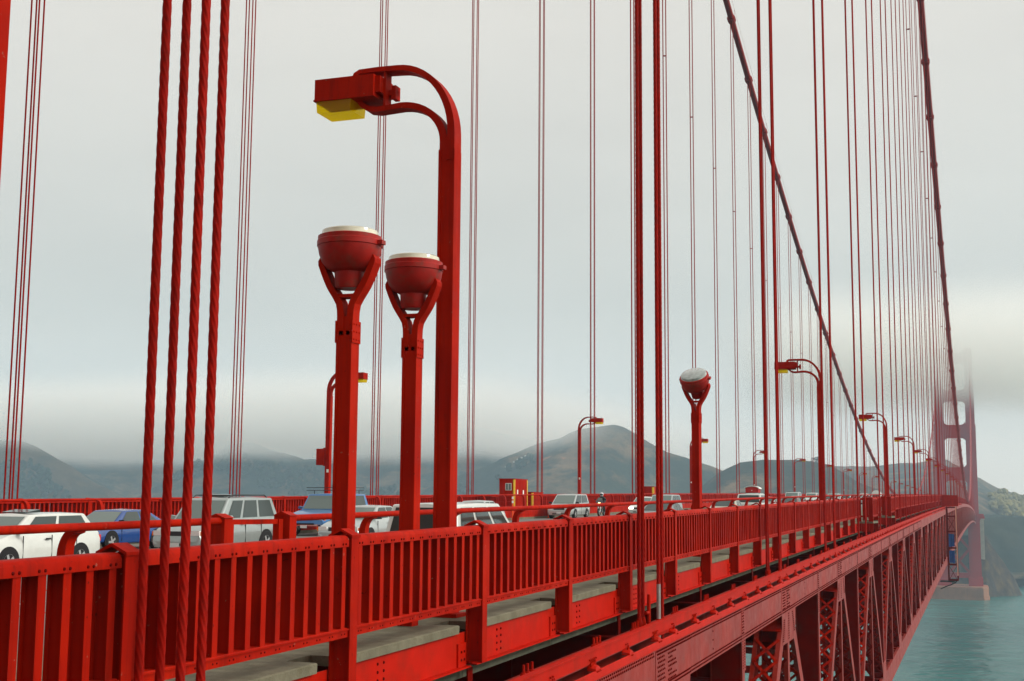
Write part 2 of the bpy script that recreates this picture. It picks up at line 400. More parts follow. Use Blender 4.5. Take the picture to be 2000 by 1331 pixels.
def hill_mat():
    m = bpy.data.materials.new('dry_grass_and_scrub'); m.use_nodes = True; n = m.node_tree; b = n.nodes['Principled BSDF']
    b.inputs['Roughness'].default_value = 0.95; b.inputs['Specular IOR Level'].default_value = 0.1
    g = n.nodes.new('ShaderNodeNewGeometry')
    def nz(s, d=6, ro=0.6):
        t = n.nodes.new('ShaderNodeTexNoise'); t.inputs['Scale'].default_value = s; t.inputs['Detail'].default_value = d; t.inputs['Roughness'].default_value = ro
        n.links.new(g.outputs['Position'], t.inputs['Vector']); return t.outputs['Fac']
    def rp(src, *stops):
        r = n.nodes.new('ShaderNodeValToRGB'); cr = r.color_ramp
        cr.elements[0].position, cr.elements[0].color = stops[0][0], (*stops[0][1], 1)
        cr.elements[1].position, cr.elements[1].color = stops[-1][0], (*stops[-1][1], 1)
        for p, c in stops[1:-1]:
            e = cr.elements.new(p); e.color = (*c, 1)
        n.links.new(src, r.inputs[0]); return r.outputs[0]
    grass = rp(nz(0.012), (0.30, (0.055, 0.042, 0.022)), (0.52, (0.13, 0.085, 0.043)), (0.72, (0.22, 0.14, 0.075)))
    scrub = rp(nz(0.05), (0.3, (0.008, 0.016, 0.009)), (0.7, (0.026, 0.034, 0.016)))
    msk = rp(nz(0.011, 11, 0.72), (0.42, (0, 0, 0)), (0.53, (1, 1, 1)))
    spx = n.nodes.new('ShaderNodeSeparateXYZ'); n.links.new(g.outputs['Position'], spx.inputs[0])
    gx = n.nodes.new('ShaderNodeMapRange'); gx.inputs[1].default_value = -1320; gx.inputs[2].default_value = -1480; gx.inputs[3].default_value = 1; gx.inputs[4].default_value = 0.25; n.links.new(spx.outputs['X'], gx.inputs[0])
    gy = n.nodes.new('ShaderNodeMapRange'); gy.inputs[1].default_value = 1960; gy.inputs[2].default_value = 2050; n.links.new(spx.outputs['Y'], gy.inputs[0])
    gm = n.nodes.new('ShaderNodeMath'); gm.operation = 'MAXIMUM'; n.links.new(gx.outputs[0], gm.inputs[0]); n.links.new(gy.outputs[0], gm.inputs[1])
    gv = n.nodes.new('ShaderNodeMath'); gv.operation = 'MULTIPLY'; n.links.new(msk, gv.inputs[0]); n.links.new(gm.outputs[0], gv.inputs[1]); msk = gv.outputs[0]
    mxn = n.nodes.new('ShaderNodeMixRGB'); n.links.new(msk, mxn.inputs[0]); n.links.new(grass, mxn.inputs[1]); n.links.new(scrub, mxn.inputs[2])
    m2 = n.nodes.new('ShaderNodeMixRGB')
    bare = rp(nz(0.02, 7, 0.7), (0.66, (0, 0, 0)), (0.72, (1, 1, 1)))
    m2.inputs[2].default_value = (0.30, 0.13, 0.06, 1)
    n.links.new(bare, m2.inputs[0]); n.links.new(mxn.outputs[0], m2.inputs[1])
    n.links.new(m2.outputs[0], b.inputs['Base Color'])
    bp = n.nodes.new('ShaderNodeBump'); bp.inputs['Strength'].default_value = 0.8; bp.inputs['Distance'].default_value = 6
    n.links.new(nz(0.06, 8), bp.inputs['Height']); n.links.new(bp.outputs[0], b.inputs['Normal'])
    return m
HILLM = hill_mat()
def grid_mesh(name, xs, ys, hf, m):
    X, Y = np.meshgrid(xs, ys); Z = hf(X, Y); nx, ny = len(xs), len(ys)
    v = np.stack([X.ravel(), Y.ravel(), Z.ravel()], 1)
    i = np.arange(ny - 1)[:, None] * nx + np.arange(nx - 1)[None, :]
    f = np.stack([i, i + 1, i + nx + 1, i + nx], -1).reshape(-1, 4)
    me = bpy.data.meshes.new(name); me.from_pydata(v.tolist(), [], f.tolist()); me.materials.append(m)
    me.polygons.foreach_set('use_smooth', [True] * len(me.polygons)); me.update(); return me
tag(ob('hills', grid_mesh('hills', np.arange(-3900, 760, 15.0), np.arange(1480, 3500, 15.0), hill_h, HILLM), kind='structure'), 'rolling headland hills of dry grass and dark scrub beyond the bridge', 'hills')

# ---- headland with the rocky point beside the tower foot
PT = [(-260, -30), (-66, -24), (-32, -21), (-6, -18), (3, -20), (7, -27), (13, -39), (22, -52), (29, -65), (35, -75), (40, -86), (60, -110)]
BL = [(-500, 20), (-83, -2), (-40, -4), (0, -4), (25, -4), (48, -5), (105, -11), (160, -21), (260, -40), (400, -90)]
def head_h(x, y):
    w = fbm(x / 60.0, y / 60.0, 4)
    c = np.interp(x + w * 10, [p[0] for p in PT], [p[1] for p in PT])
    dy = y - 1350
    f = c - np.where(dy < 0, (-dy) * 1.25, dy * 0.75) + w * 14
    c2 = np.interp(x, [p[0] for p in BL], [p[1] for p in BL])
    d2 = y - (1640 + 20 * np.sin(x / 40.0) + w * 30)
    f2 = c2 - np.where(d2 < 0, np.minimum(-d2 * 0.62, 110), 0) + w * 6
    crag = np.abs(fbm(x / 11.0 + y / 26.0, y / 12.0, 5)) * 24 + fbm(x / 5.0, y / 4.0, 4) * 5 - 3
    h = np.maximum(f - crag, f2 + fbm(x / 14.0, y / 14.0, 4) * 5)
    shelf = np.interp(x, [-400, 20, 45, 120], [-71, -73, -80, -95]) - np.abs(y - 1362) * np.where(y < 1362, 0.35, 0.1)
    return np.maximum(h, shelf + fbm(x / 6.0, y / 6.0, 3) * 4)
def rock_mat():
    m = bpy.data.materials.new('headland_rock_and_scrub'); m.use_nodes = True; n = m.node_tree; b = n.nodes['Principled BSDF']
    b.inputs['Roughness'].default_value = 0.95; b.inputs['Specular IOR Level'].default_value = 0.1
    g = n.nodes.new('ShaderNodeNewGeometry'); sp = n.nodes.new('ShaderNodeSeparateXYZ'); n.links.new(g.outputs['Position'], sp.inputs[0])
    mp = n.nodes.new('ShaderNodeMapping'); mp.inputs['Rotation'].default_value = (0, 0.7, 0.3); mp.inputs['Scale'].default_value = (1, 1, 0.3)
    n.links.new(g.outputs['Position'], mp.inputs[0])
    t = n.nodes.new('ShaderNodeTexNoise'); t.inputs['Scale'].default_value = 0.12; t.inputs['Detail'].default_value = 9; t.inputs['Roughness'].default_value = 0.7
    n.links.new(mp.outputs[0], t.inputs['Vector'])
    r = n.nodes.new('ShaderNodeValToRGB'); cr = r.color_ramp
    cr.elements[0].position = 0.3; cr.elements[0].color = (0.018, 0.016, 0.015, 1); cr.elements[1].position = 0.75; cr.elements[1].color = (0.15, 0.10, 0.035, 1)
    e = cr.elements.new(0.5); e.color = (0.05, 0.038, 0.032, 1)
    n.links.new(t.outputs['Fac'], r.inputs[0])
    t2 = n.nodes.new('ShaderNodeTexNoise'); t2.inputs['Scale'].default_value = 0.03; t2.inputs['Detail'].default_value = 8
    n.links.new(g.outputs['Position'], t2.inputs['Vector'])
    r2_ = n.nodes.new('ShaderNodeValToRGB'); r2_.color_ramp.elements[0].position = 0.35; r2_.color_ramp.elements[1].position = 0.7
    r2_.color_ramp.elements[0].color = (0.008, 0.016, 0.011, 1); r2_.color_ramp.elements[1].color = (0.03, 0.036, 0.022, 1)
    n.links.new(t2.outputs['Fac'], r2_.inputs[0])
    mr_ = n.nodes.new('ShaderNodeMapRange'); mr_.inputs[1].default_value = 1430; mr_.inputs[2].default_value = 1500
    n.links.new(sp.outputs['Y'], mr_.inputs[0])
    mm = n.nodes.new('ShaderNodeMixRGB'); n.links.new(mr_.outputs[0], mm.inputs[0]); n.links.new(r.outputs[0], mm.inputs[1]); n.links.new(r2_.outputs[0], mm.inputs[2])
    n.links.new(mm.outputs[0], b.inputs['Base Color'])
    return m
tag(ob('headland', grid_mesh('headland', np.arange(-420, 420, 3.5), np.arange(1302, 1760, 3.5), head_h, rock_mat()), kind='structure'), 'dark rocky headland and bluff at the foot of the far tower', 'headland')

# ---- woods on the slopes: masses nobody could count
FOL = mat('dark_conifer_foliage', (0.028, 0.045, 0.024), 0.9, 0.1, var=0.5, vscale=0.12)
FOLB = mat('sunlit_eucalyptus_foliage', (0.17, 0.14, 0.04), 0.9, 0.1, var=0.4, vscale=0.15)  # yellowish brightness is sunlight put into the foliage colour
def ico_pts():
    t = (1 + 5 ** .5) / 2
    v = [(-1, t, 0), (1, t, 0), (-1, -t, 0), (1, -t, 0), (0, -1, t), (0, 1, t), (0, -1, -t), (0, 1, -t), (t, 0, -1), (t, 0, 1), (-t, 0, -1), (-t, 0, 1)]
    f = [(0, 11, 5), (0, 5, 1), (0, 1, 7), (0, 7, 10), (0, 10, 11), (1, 5, 9), (5, 11, 4), (11, 10, 2), (10, 7, 6), (7, 1, 8), (3, 9, 4), (3, 4, 2), (3, 2, 6), (3, 6, 8), (3, 8, 9), (4, 9, 5), (2, 4, 11), (6, 2, 10), (8, 6, 7), (9, 8, 1)]
    return [Vector(p).normalized() for p in v], f
ICO = ico_pts()
def woods(name, patches, m, hf, label, hmin=7, hmax=14):
    b = MB(); r = random.Random(5)
    for (cx, cyy, rx, ry, n) in patches:
        for _ in range(n):
            a = r.uniform(0, 6.28); q = r.random() ** .6
            x = cx + rx * q * math.cos(a); y = cyy + ry * q * math.sin(a)
            z = float(hf(np.array([x]), np.array([y]))[0]); h = r.uniform(hmin, hmax)
            for k in range(4):
                s_ = h * r.uniform(.22, .36); o = Vector((r.uniform(-.3, .3) * h, r.uniform(-.3, .3) * h, h * (.3 + .18 * k)))
                b.add([tuple(Vector((x, y, z)) + o + Vector((p.x * s_ * r.uniform(.7, 1.25), p.y * s_ * r.uniform(.7, 1.25), p.z * s_ * r.uniform(.7, 1.2)))) for p in ICO[0]], ICO[1])
    return tag(ob(name, (b, m), kind='stuff'), label, 'woods')
woods('woods', [(-1530, 1800, 70, 60, 150), (-1440, 1790, 80, 50, 140), (-1370, 1800, 60, 50, 90), (-1610, 1780, 50, 50, 60)], FOL, hill_h, 'dark conifer woods on the grassy slope at far left')
woods('woods', [(-1250, 2180, 120, 60, 170), (-1120, 2150, 90, 50, 90), (-1400, 2160, 60, 50, 60)], FOL, hill_h, 'dark woods low on the domed hill in the mist', 7, 13)
woods('woods', [(-820, 1980, 50, 40, 60), (-910, 2000, 40, 40, 40), (-700, 1990, 40, 30, 12), (-990, 2060, 60, 40, 40)], FOL, hill_h, 'scattered dark trees below the pointed hill', 7, 15)
woods('woods', [(30, 2150, 14, 120, 30), (52, 2200, 18, 150, 50), (72, 2150, 18, 150, 46), (95, 2150, 20, 130, 40)], FOLB, hill_h, 'sunlit yellow-green trees on the hillside right of the tower', 14, 24)

def leaf_tree(name, label, x, y, z, h, spread, m, seed):
    r = random.Random(seed); root = empty(name, (x, y, z)); t = MB()
    t.tube([(0, 0, -1), (.2, .1, h * .3), (-.2, 0, h * .6)], [h * .035, h * .025, h * .012], 7)
    for k in range(6):
        a = k * 1.05 + r.uniform(-.2, .2); t.tube([(0, 0, h * (.25 + .05 * k)), (math.cos(a) * spread * .4, math.sin(a) * spread * .4, h * (.5 + .05 * k)), (math.cos(a) * spread * .7, math.sin(a) * spread * .7, h * (.62 + .05 * k))], [h * .014, h * .009, h * .004], 5)
    ob('trunk', (t, mat('bark', (0.06, 0.045, 0.035), 0.9, 0.1)), root)
    c = MB()
    for _ in range(46):
        a = r.uniform(0, 6.28); q = r.random() ** .5; cx = math.cos(a) * q * spread; cyy = math.sin(a) * q * spread; cz = h * r.uniform(.48, .97) * (1 - .12 * q)
        for _k in range(22):
            p = Vector((cx, cyy, cz)) + Vector((r.gauss(0, 1), r.gauss(0, 1), r.gauss(0, .6))) * h * .055
            d1 = Vector((r.uniform(-1, 1), r.uniform(-1, 1), r.uniform(-.6, .6))).normalized() * h * .035; d2 = d1.cross(Vector((r.uniform(-1, 1), r.uniform(-1, 1), 1))).normalized() * h * .022
            c.add([tuple(p - d1), tuple(p + d2), tuple(p + d1), tuple(p - d2)], [(0, 1, 2, 3)])
    ob('crown', (c, m), root)
    return tag(root, label, 'tree')
zt = float(hill_h(np.array([-199.0]), np.array([1735.0]))[0])
leaf_tree('lone_tree', 'lone dark tree standing on the crest of the rounded hill', -199, 1735, zt, 15, 7.5, FOL, 4)

# ================================================================== BRIDGE DECK
def strip_mesh(name, prof_fn, m, y0, y1, step, closed=True):
    """prism of an XZ profile following the deck camber"""
    b = MB(); ys = list(np.arange(y0, y1, step)) + [y1]; n = len(prof_fn)
    for y in ys:
        d = D(y); b.v.extend([(x, y, z + d) for x, z in prof_fn])
    for i in range(len(ys) - 1):
        for k in range(n if closed else n - 1):
            k2 = (k + 1) % n; b.f.append((i * n + k, i * n + k2, (i + 1) * n + k2, (i + 1) * n + k))
    b.f.append(tuple(range(n - 1, -1, -1))); e = (len(ys) - 1) * n; b.f.append(tuple(range(e, e + n)))
    return b.mesh(name, m)
def rectp(x0, x1, z0, z1): return [(x0, z0), (x1, z0), (x1, z1), (x0, z1)]
YA, YB = -12.0, SPAN
road = tag(ob('roadway', strip_mesh('roadway', rectp(mx(-9.75), -9.75, ROADZ - .25, ROADZ), ASPH, YA, YB + 200, 12), kind='structure'), 'grey worn roadway deck carrying the traffic', 'road')
for s in (0, 1):
    f = (lambda x: x) if s == 0 else mx
    xs = sorted((f(-6.66 if s == 0 else -6.30), f(-9.55)))
    side = 'east' if s == 0 else 'west'
    tag(ob('sidewalk', strip_mesh('sidewalk', rectp(xs[0], xs[1], -.105, 0.0), CONC, YA, YB, 12), kind='structure'), 'pale concrete footway slab along the %s railing' % side, 'footway')
    if s == 0:
        sw = COL.objects['sidewalk']; nm = MB().prism([(-6.67, -.105), (-6.67, 0.0), (-6.315, 0.0), (-6.30, -.012), (-6.305, -.105)], .10, PS - .42).mesh('slab_edge', CONC)
        for i_ in range(-4, 150):
            y_ = P0 + PS * i_; ob('slab_edge', nm, sw, (0, y_, D(y_)), (SL(y_ + 1.9), 0, 0))
    xs = sorted((f(-9.55), f(-9.9)))
    tag(ob('kerb', strip_mesh('kerb', rectp(xs[0], xs[1], ROADZ - .2, -.02 if s == 0 else -.20), CONC, YA, YB, 12), kind='structure'), 'concrete kerb between roadway and %s footway' % side, 'kerb')
    if s: tag(ob('steel_kerb', strip_mesh('steel_kerb', rectp(xs[0] - .02, xs[1] - .05, -.20, .30), RED, YA, YB, 12), kind='structure'), 'red steel kerb plate along the far side of the roadway', 'kerb')
# painted lane lines
b = MB()
for lx in (-12.95, -16.1, -23.0, -25.95):
    for k in range(0, 60):
        y = 6 + k * 11.0; d0, d1 = D(y), D(y + 3)
        b.add([(lx - .06, y, ROADZ + .004 + d0), (lx + .06, y, ROADZ + .004 + d0), (lx + .06, y + 3, ROADZ + .004 + d1), (lx - .06, y + 3, ROADZ + .004 + d1)], [(0, 1, 2, 3)])
tag(ob('lane_markings', (b, LINE), kind='structure'), 'white dashed lane markings painted on the roadway', 'markings')

# ---- floor system under the deck: a thing of its own, floor beams as parts
fl = tag(empty('floor_system', (XC, 0, -1)), 'dark riveted floor beams and stringers beneath the bridge deck', 'floor beams')
fb = MB(); xw, xe = mx(-6.16) - XC, -6.16 - XC
fb.box(xw, xe, -.012, .012, -1.7, .0); fb.box(xw, xe, -.2, .2, -1.72, -1.70); fb.box(xw, xe, -.2, .2, 0, .02)
for k in range(14): fb.box(xw + 1 + k * 1.94, xw + 1.1 + k * 1.94, -.12, .12, -1.7, 0)
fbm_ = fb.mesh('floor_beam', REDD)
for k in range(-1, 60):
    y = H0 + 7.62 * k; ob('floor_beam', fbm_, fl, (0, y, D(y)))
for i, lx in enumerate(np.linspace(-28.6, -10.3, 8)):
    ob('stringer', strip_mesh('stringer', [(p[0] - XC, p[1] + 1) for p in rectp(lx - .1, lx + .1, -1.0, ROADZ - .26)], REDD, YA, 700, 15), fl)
lat = MB()
for k in range(-1, 40):
    y = H0 + 15.24 * k
    for a, c in ((-5.9, mx(-5.9)), (mx(-5.9), -5.9)):
        lat.bar((a - XC, y, -8.0 + D(y)), (c - XC, y + 15.24, -8.0 + D(y + 15.24)), .35, .4)
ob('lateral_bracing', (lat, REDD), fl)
sb = MB()
for k in range(-1, 40):
    y = H0 + 15.24 * k
    for a, c in ((-6.3, XC), (XC, mx(-6.3))):
        pass
# footway brackets between floor beams and rail posts
br = MB(); br.prism([(-6.45, -.62), (-6.45, -.70), (-6.62, -1.75), (-7.05, -1.75), (-7.05, -.62)], -.012, .012); br.box(-6.46, -6.44, -.09, .09, -1.75, -.62)
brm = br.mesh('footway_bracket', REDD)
for k in range(-1, 60):
    y = H0 + 7.62 * k + .3; ob('footway_bracket', brm, fl, (-XC, y, 1 + D(y)))

# ================================================================== RAILINGS
RT, RBz = 1.25, .318
def rail_parts(face, sgn):
    """meshes for one panel; face = x of outer flange, sgn = direction from outer to inner"""
    X = lambda d: sgn * d
    M = {}
    b = MB()   # post: I-section outer flange + web + inner flange
    b.box(*sorted((X(0), X(.018))), -.084, .084, -.50, 1.24); b.box(*sorted((X(.018), X(.215))), -.012, .012, -.50, 1.22)
    b.box(*sorted((X(.215), X(.233))), -.084, .084, -.50, 1.22); b.box(*sorted((X(.018), X(.215))), -.084, .084, -.50, -.485)
    M['post'] = b.mesh('post', RED)
    c = MB(); pr = [(X(-.012), 1.225), (X(-.012), 1.252), (X(.125), 1.318), (X(.265), 1.252), (X(.265), 1.225), (X(.125), 1.292)]
    c.prism(pr, -.10, .10); M['cap'] = c.mesh('post_cap', RED)
    t = MB(); L = PS / 2 - .085
    pr = [(X(.02), 1.135), (X(.02), 1.205), (X(.034), 1.235), (X(.062), 1.25), (X(.17), 1.25), (X(.2), 1.235), (X(.214), 1.205), (X(.214), 1.135)]
    t.prism(pr, -L, L); M['top'] = t.mesh('top_rail', RED, 40)
    q = MB(); pr = [(X(.022), .224), (X(.022), .30), (X(.03), .318), (X(.18), .318), (X(.18), .224)]
    q.prism(pr, -L, L); q.box(*sorted((X(.006), X(.022))), -L, L, .296, .31); M['bot'] = q.mesh('bottom_rail', RED)
    k = MB(); hw = .042
    k.box(*sorted((X(.03), X(.042))), -hw, hw, .315, 1.14); k.box(*sorted((X(.042), X(.160))), -.006, .006, .315, 1.14)
    k.box(*sorted((X(.160), X(.172))), -hw, hw, .315, 1.14)
    M['picket'] = k.mesh('picket', RED)
    rv = MB()
    for i in range(14):
        y = -PS / 2 + .19 + i * .264
        for dy in (-.032, .032):
            rv.rivet((X(.02), y + dy, 1.165), .014, .010, (-sgn, 0, 0)); rv.rivet((X(.022), y + dy, .262), .011, .007, (-sgn, 0, 0))
    M['bolts'] = rv.mesh('bolts', RIVM)
    return M
def railing(name, label, face, sgn, i0, nind, nfar, bolts, bumps=()):
    M = rail_parts(face, sgn); root = empty(name, (face, P0 + i0 * PS, D(P0 + i0 * PS))); tag(root, label, 'railing')
    oy, oz = P0 + i0 * PS, D(P0 + i0 * PS); npick = 0; far = MB()
    for i in range(i0, i0 + nind):
        y = P0 + i * PS; dx = -sgn * .62 if i in bumps else 0.0
        p = ob('post', M['post'], root, (0, y - oy, D(y) - oz)); ob('post_cap', M['cap'], p)
        if dx or (i - 1) in bumps:
            p2 = ob('post', M['post'], root, (-sgn * .62, y - oy, D(y) - oz)); ob('post_cap', M['cap'], p2)
            jb = MB(); jb.box(*sorted((0, -sgn * .62)), -.02, .02, .224, .318); jb.box(*sorted((0, -sgn * .62)), -.05, .05, 1.135, 1.25)
            for q in (.16, .32, .48): jb.box(*sorted((-sgn * (q - .04), -sgn * (q + .04))), -.03, .03, .31, 1.14)
            jb.box(*sorted((0, -sgn * .62)), .0, .02, -.55, -.10)
            ob('return_rail', (jb, RED), root, (0, y - oy, D(y) - oz))
            ob('bay_slab', (MB().box(*sorted((.2 * sgn, -sgn * .6)), -.03, PS - .03 if dx else .0, -.10, -.004), CONC), root, (0, y - oy, D(y) - oz))
        ym = y + PS / 2; s = SL(ym)
        t = ob('top_rail', M['top'], root, (dx, ym - oy, D(ym) - oz), (s, 0, 0))
        ob('bottom_rail', M['bot'], root, (dx, ym - oy, D(ym) - oz), (s, 0, 0))
        if i - i0 < bolts: ob('bolts', M['bolts'], t, kind='stuff')
        for k in range(14):
            yy = -PS / 2 + .19 + k * .264
            if npick < 294:
                ob('picket', M['picket'], root, (dx + random.uniform(-.004, .004), ym + yy - oy + random.uniform(-.004, .004), D(ym + yy) - oz), (random.uniform(-.004, .004), 0, random.uniform(-.03, .03))); npick += 1
            else:
                z = D(ym + yy) - oz; a, c = sorted((dx + sgn * .03, dx + sgn * .158))
                far.box(a, c, ym + yy - oy - .042, ym + yy - oy + .042, z + .315, z + 1.14)
    for i in range(i0 + nind, i0 + nind + nfar):
        y = P0 + i * PS; z = D(y) - oz; z2 = D(y + PS) - oz; zm = (z + z2) / 2; a, c = sorted((0, sgn * .2)); yo = y - oy
        far.box(a, c, yo - .08, yo + .08, z - .5, z + 1.27); far.box(a, c, yo + .08, yo + PS - .08, zm + 1.13, zm + 1.25); far.box(a, c, yo + .08, yo + PS - .08, zm + .22, zm + .318)
        for k in range(14): far.box(a + .03, c - .03, yo + .15 + k * .264, yo + .23 + k * .264, zm + .315, zm + 1.14)
    ob('far_pickets', (far, RED), root, kind='stuff')
    return root
XR = -6.117
railing('east_railing', 'red steel picket railing along the near footway, running into the distance', XR, -1, -4, 130, 150, 34, (17, 21))
railing('west_railing', 'red picket railing on the far side of the roadway', mx(XR), 1, 5, 110, 60, 16)

# fascia girder below the near footway, with its ledge
fg = tag(empty('fascia_girder', (-6.36, 0, -.3)), 'bright red fascia girder under the edge of the near footway', 'girder')
gb = MB(); L = PS - .19
gb.box(-.006, .006, 0, L, -.235, .19); gb.box(-.07, .10, 0, L, -.252, -.235); gb.box(.006, .03, .0, .30, -.235, .06); gb.box(.006, .03, L - .28, L, -.235, .06)
gm = gb.mesh('girder_web', REDF)
gr_ = MB()
for yy in (1.0, 1.16):
    for zz in (-.17, -.08, .01, .10): gr_.rivet((.006, yy, zz), .02, .014, (1, 0, 0))
for yy in (L - .18, L - .08):
    for zz in (-.15, -.05): gr_.rivet((.03, yy, zz), .02, .014, (1, 0, 0))
grm = gr_.mesh('bolts', RIVM)
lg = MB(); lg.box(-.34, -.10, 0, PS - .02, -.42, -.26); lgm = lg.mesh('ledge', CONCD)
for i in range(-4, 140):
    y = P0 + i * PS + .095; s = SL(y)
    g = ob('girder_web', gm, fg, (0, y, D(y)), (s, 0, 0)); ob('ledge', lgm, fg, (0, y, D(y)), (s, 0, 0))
    if i < 30: ob('bolts', grm, g, kind='stuff')

# ---- guard rails between footway and roadway: pipe on curved posts, wires below
def guard_rail(name, label, X, sgn, i0, n, gate=None):
    root = tag(empty(name, (X, P0 + i0 * PS, 0)), label, 'guard rail'); oy = P0 + i0 * PS
    pm = MB()   # post leaning and curving from the kerb to carry the pipe
    P = [(0, 0), (0, .6), (0, .98)] + [(.16 - .16 * math.cos(t), .98 + .27 * math.sin(t)) for t in np.linspace(.2, 1.35, 8)] + [(.20, 1.262)]
    pm.ribbon([(-sgn * .10 + sgn * p[0], p[1]) for p in P], [.13, .125, .115] + list(np.linspace(.11, .075, 8)) + [.06], -.075, .075)
    pmesh = pm.mesh('curved_post', RED, 35)
    pipe = MB().tube([(0, -PS / 2, 0), (0, PS / 2, 0)], .048, 12).mesh('pipe', RED, 60)
    wire = MB()
    for z in (.38, .62, .86): wire.tube([(0, -PS / 2, z), (0, PS / 2, z)], .006, 5)
    wm = wire.mesh('wire', RED)
    for i in range(i0, i0 + n):
        y = P0 + i * PS; ym = y + PS / 2
        if not (gate and gate[0] < y < gate[1]): ob('curved_post', pmesh, root, (0, y - oy, D(y)))
        if gate and gate[0] - PS < y < gate[1]: continue
        ob('pipe', pipe, root, (sgn * .10, ym - oy, D(ym) + 1.292), (SL(ym), 0, 0)); ob('wire', wm, root, (0, ym - oy, D(ym)), (SL(ym), 0, 0), kind='stuff')
    if gate:
        g0, g1 = gate; lo = P0 + math.floor((g0 - P0) / PS) * PS; hi = P0 + math.ceil((g1 - P0) / PS) * PS
        for a, c in ((lo, g0), (g1, hi)):
            ob('pipe', MB().tube([(0, a - oy, D(a)), (0, c - oy, D(c))], .048, 12).mesh('pipe', RED, 60), root, (sgn * .10, 0, 1.292))
            w = MB()
            for z in (.38, .62, .86): w.tube([(0, a - oy, z + D(a)), (0, c - oy, z + D(c))], .006, 5)
            ob('wire', (w, RED), root, kind='stuff')
        for c in (g0, g1):
            w = MB(); w.box(-.13, .13, -.10, .10, -.02, 1.33); w.prism([(-.15, 1.33), (.15, 1.33), (0, 1.39)], -.12, .12)
            ob('gate_post', (w, RED), root, (sgn * .05, c - oy, D(c)))
        w = MB(); gl = g1 - g0
        w.box(-.03, .03, .13, gl - .13, 1.24, 1.31); w.box(-.02, .02, .13, gl - .13, .70, .73); w.box(-.06, .06, .13, .25, 0, 1.31); w.box(-.05, .05, gl - .27, gl - .15, 0, 1.31)
        gt = ob('gate', (w, RED), root, (sgn * .05, g0 - oy, D(g0)))
    return root
guard_rail('east_guard_rail', 'red pipe guard rail on curved posts between near footway and traffic', -9.63, 1, -3, 110, (15.35, 17.1))
guard_rail('west_guard_rail', 'red pipe guard rail on curved posts along the far kerb', mx(-9.63), -1, 5, 80)

# ================================================================== STIFFENING TRUSS (east)
CIN = -6.15
tr = tag(empty('stiffening_truss', (XF, H0, -1.03)), 'red riveted steel stiffening truss along the near side of the deck', 'truss')
TO = Vector((XF, H0, -1.03))
# local frame of a panel: origin at hanger node A on outer face, x out, y along, z up (0 = top of web)
ci = CIN - XF
b = MB()
b.box(-.02, 0, 0, 15.24, -.77, 0); b.box(ci, ci + .02, 0, 15.24, -.77, -.05); b.box(ci, -.145, 0, 15.24, .165, .18); b.box(ci, ci + .02, 0, 15.24, -.05, .165)
b.box(-.14, .0, 0, 15.24, -.785, -.77); b.box(ci, ci + .14, 0, 15.24, -.785, -.77)
CH = b.mesh('top_chord', REDO)
b = MB(); b.prism([(0.006, -.015), (0.006, .0), (-.012, .095), (-.030, .105), (-.040, .095), (-.03, 0), (-.03, -.015)], 0, 15.24)
b.prism([(-.112, .195), (-.112, .36), (-.09, .372), (-.09, .398), (-.20, .398), (-.20, .372), (-.135, .36), (-.135, .195)], 0, 15.24)
TRL = b.mesh('traveller_rail', REDF)
b = MB(); bb = MB()
b.add([(-.15, -.13, .10), (-.015, -.13, .10), (-.015, .13, .10), (-.15, .13, .10), (-.15, -.12, .145), (-.02, -.12, .13), (-.02, .12, .13), (-.15, .12, .145), (-.16, -.05, .20), (-.03, -.05, .165), (-.03, .05, .165), (-.16, .05, .20)],
      [(0, 3, 2, 1), (0, 1, 5, 4), (1, 2, 6, 5), (2, 3, 7, 6), (3, 0, 4, 7), (4, 5, 9, 8), (5, 6, 10, 9), (6, 7, 11, 10), (7, 4, 8, 11), (8, 9, 10, 11)])
for k in range(8):
    y = .55 + k * 1.98
    for dy in ((-.16, -.08, 0, .08, .16) if k % 2 else (-.05, .05)):
        bb.rivet((-.108, y + dy, .26), .017, .03, (1, 0, 0)); bb.lathe([(.018, 0), (.018, .05), (.008, .052), (.008, .085)], 6, (-.075 - .02 * (k % 2), y + dy * .7, .16))
        bb.rivet((-.012, y + dy * .6, .09), .016, .02, (1, 0, .2))
for y in (1.5, 4.6, 7.9, 11.2, 13.6):
    for q in (0, .16, .34): bb.lathe([(.05, 0), (.05, .17), (.035, .20), (.02, .20), (.02, .30)], 8, (-.30, y + q, .18))
LUG = b.mesh('lug_plate', REDF); LUGB = bb.mesh('bolts', RED)
# gusset at A
b = MB(); b.prism([(-1.26, -.77), (-1.26, -1.62), (1.08, -1.65), (1.46, -1.57), (1.60, -.77)], -.014, .002, 'x')
b.box(-.014, .008, -1.26, 1.60, -.768, -.03)
GUS = b.mesh('gusset_plate', REDO)
b = MB(); b.box(-.014, .002, -.24, .27, -1.5, -.77); b.box(-.014, .006, -.24, .27, -.768, -.03)
GUSB = b.mesh('splice_plate', REDO)
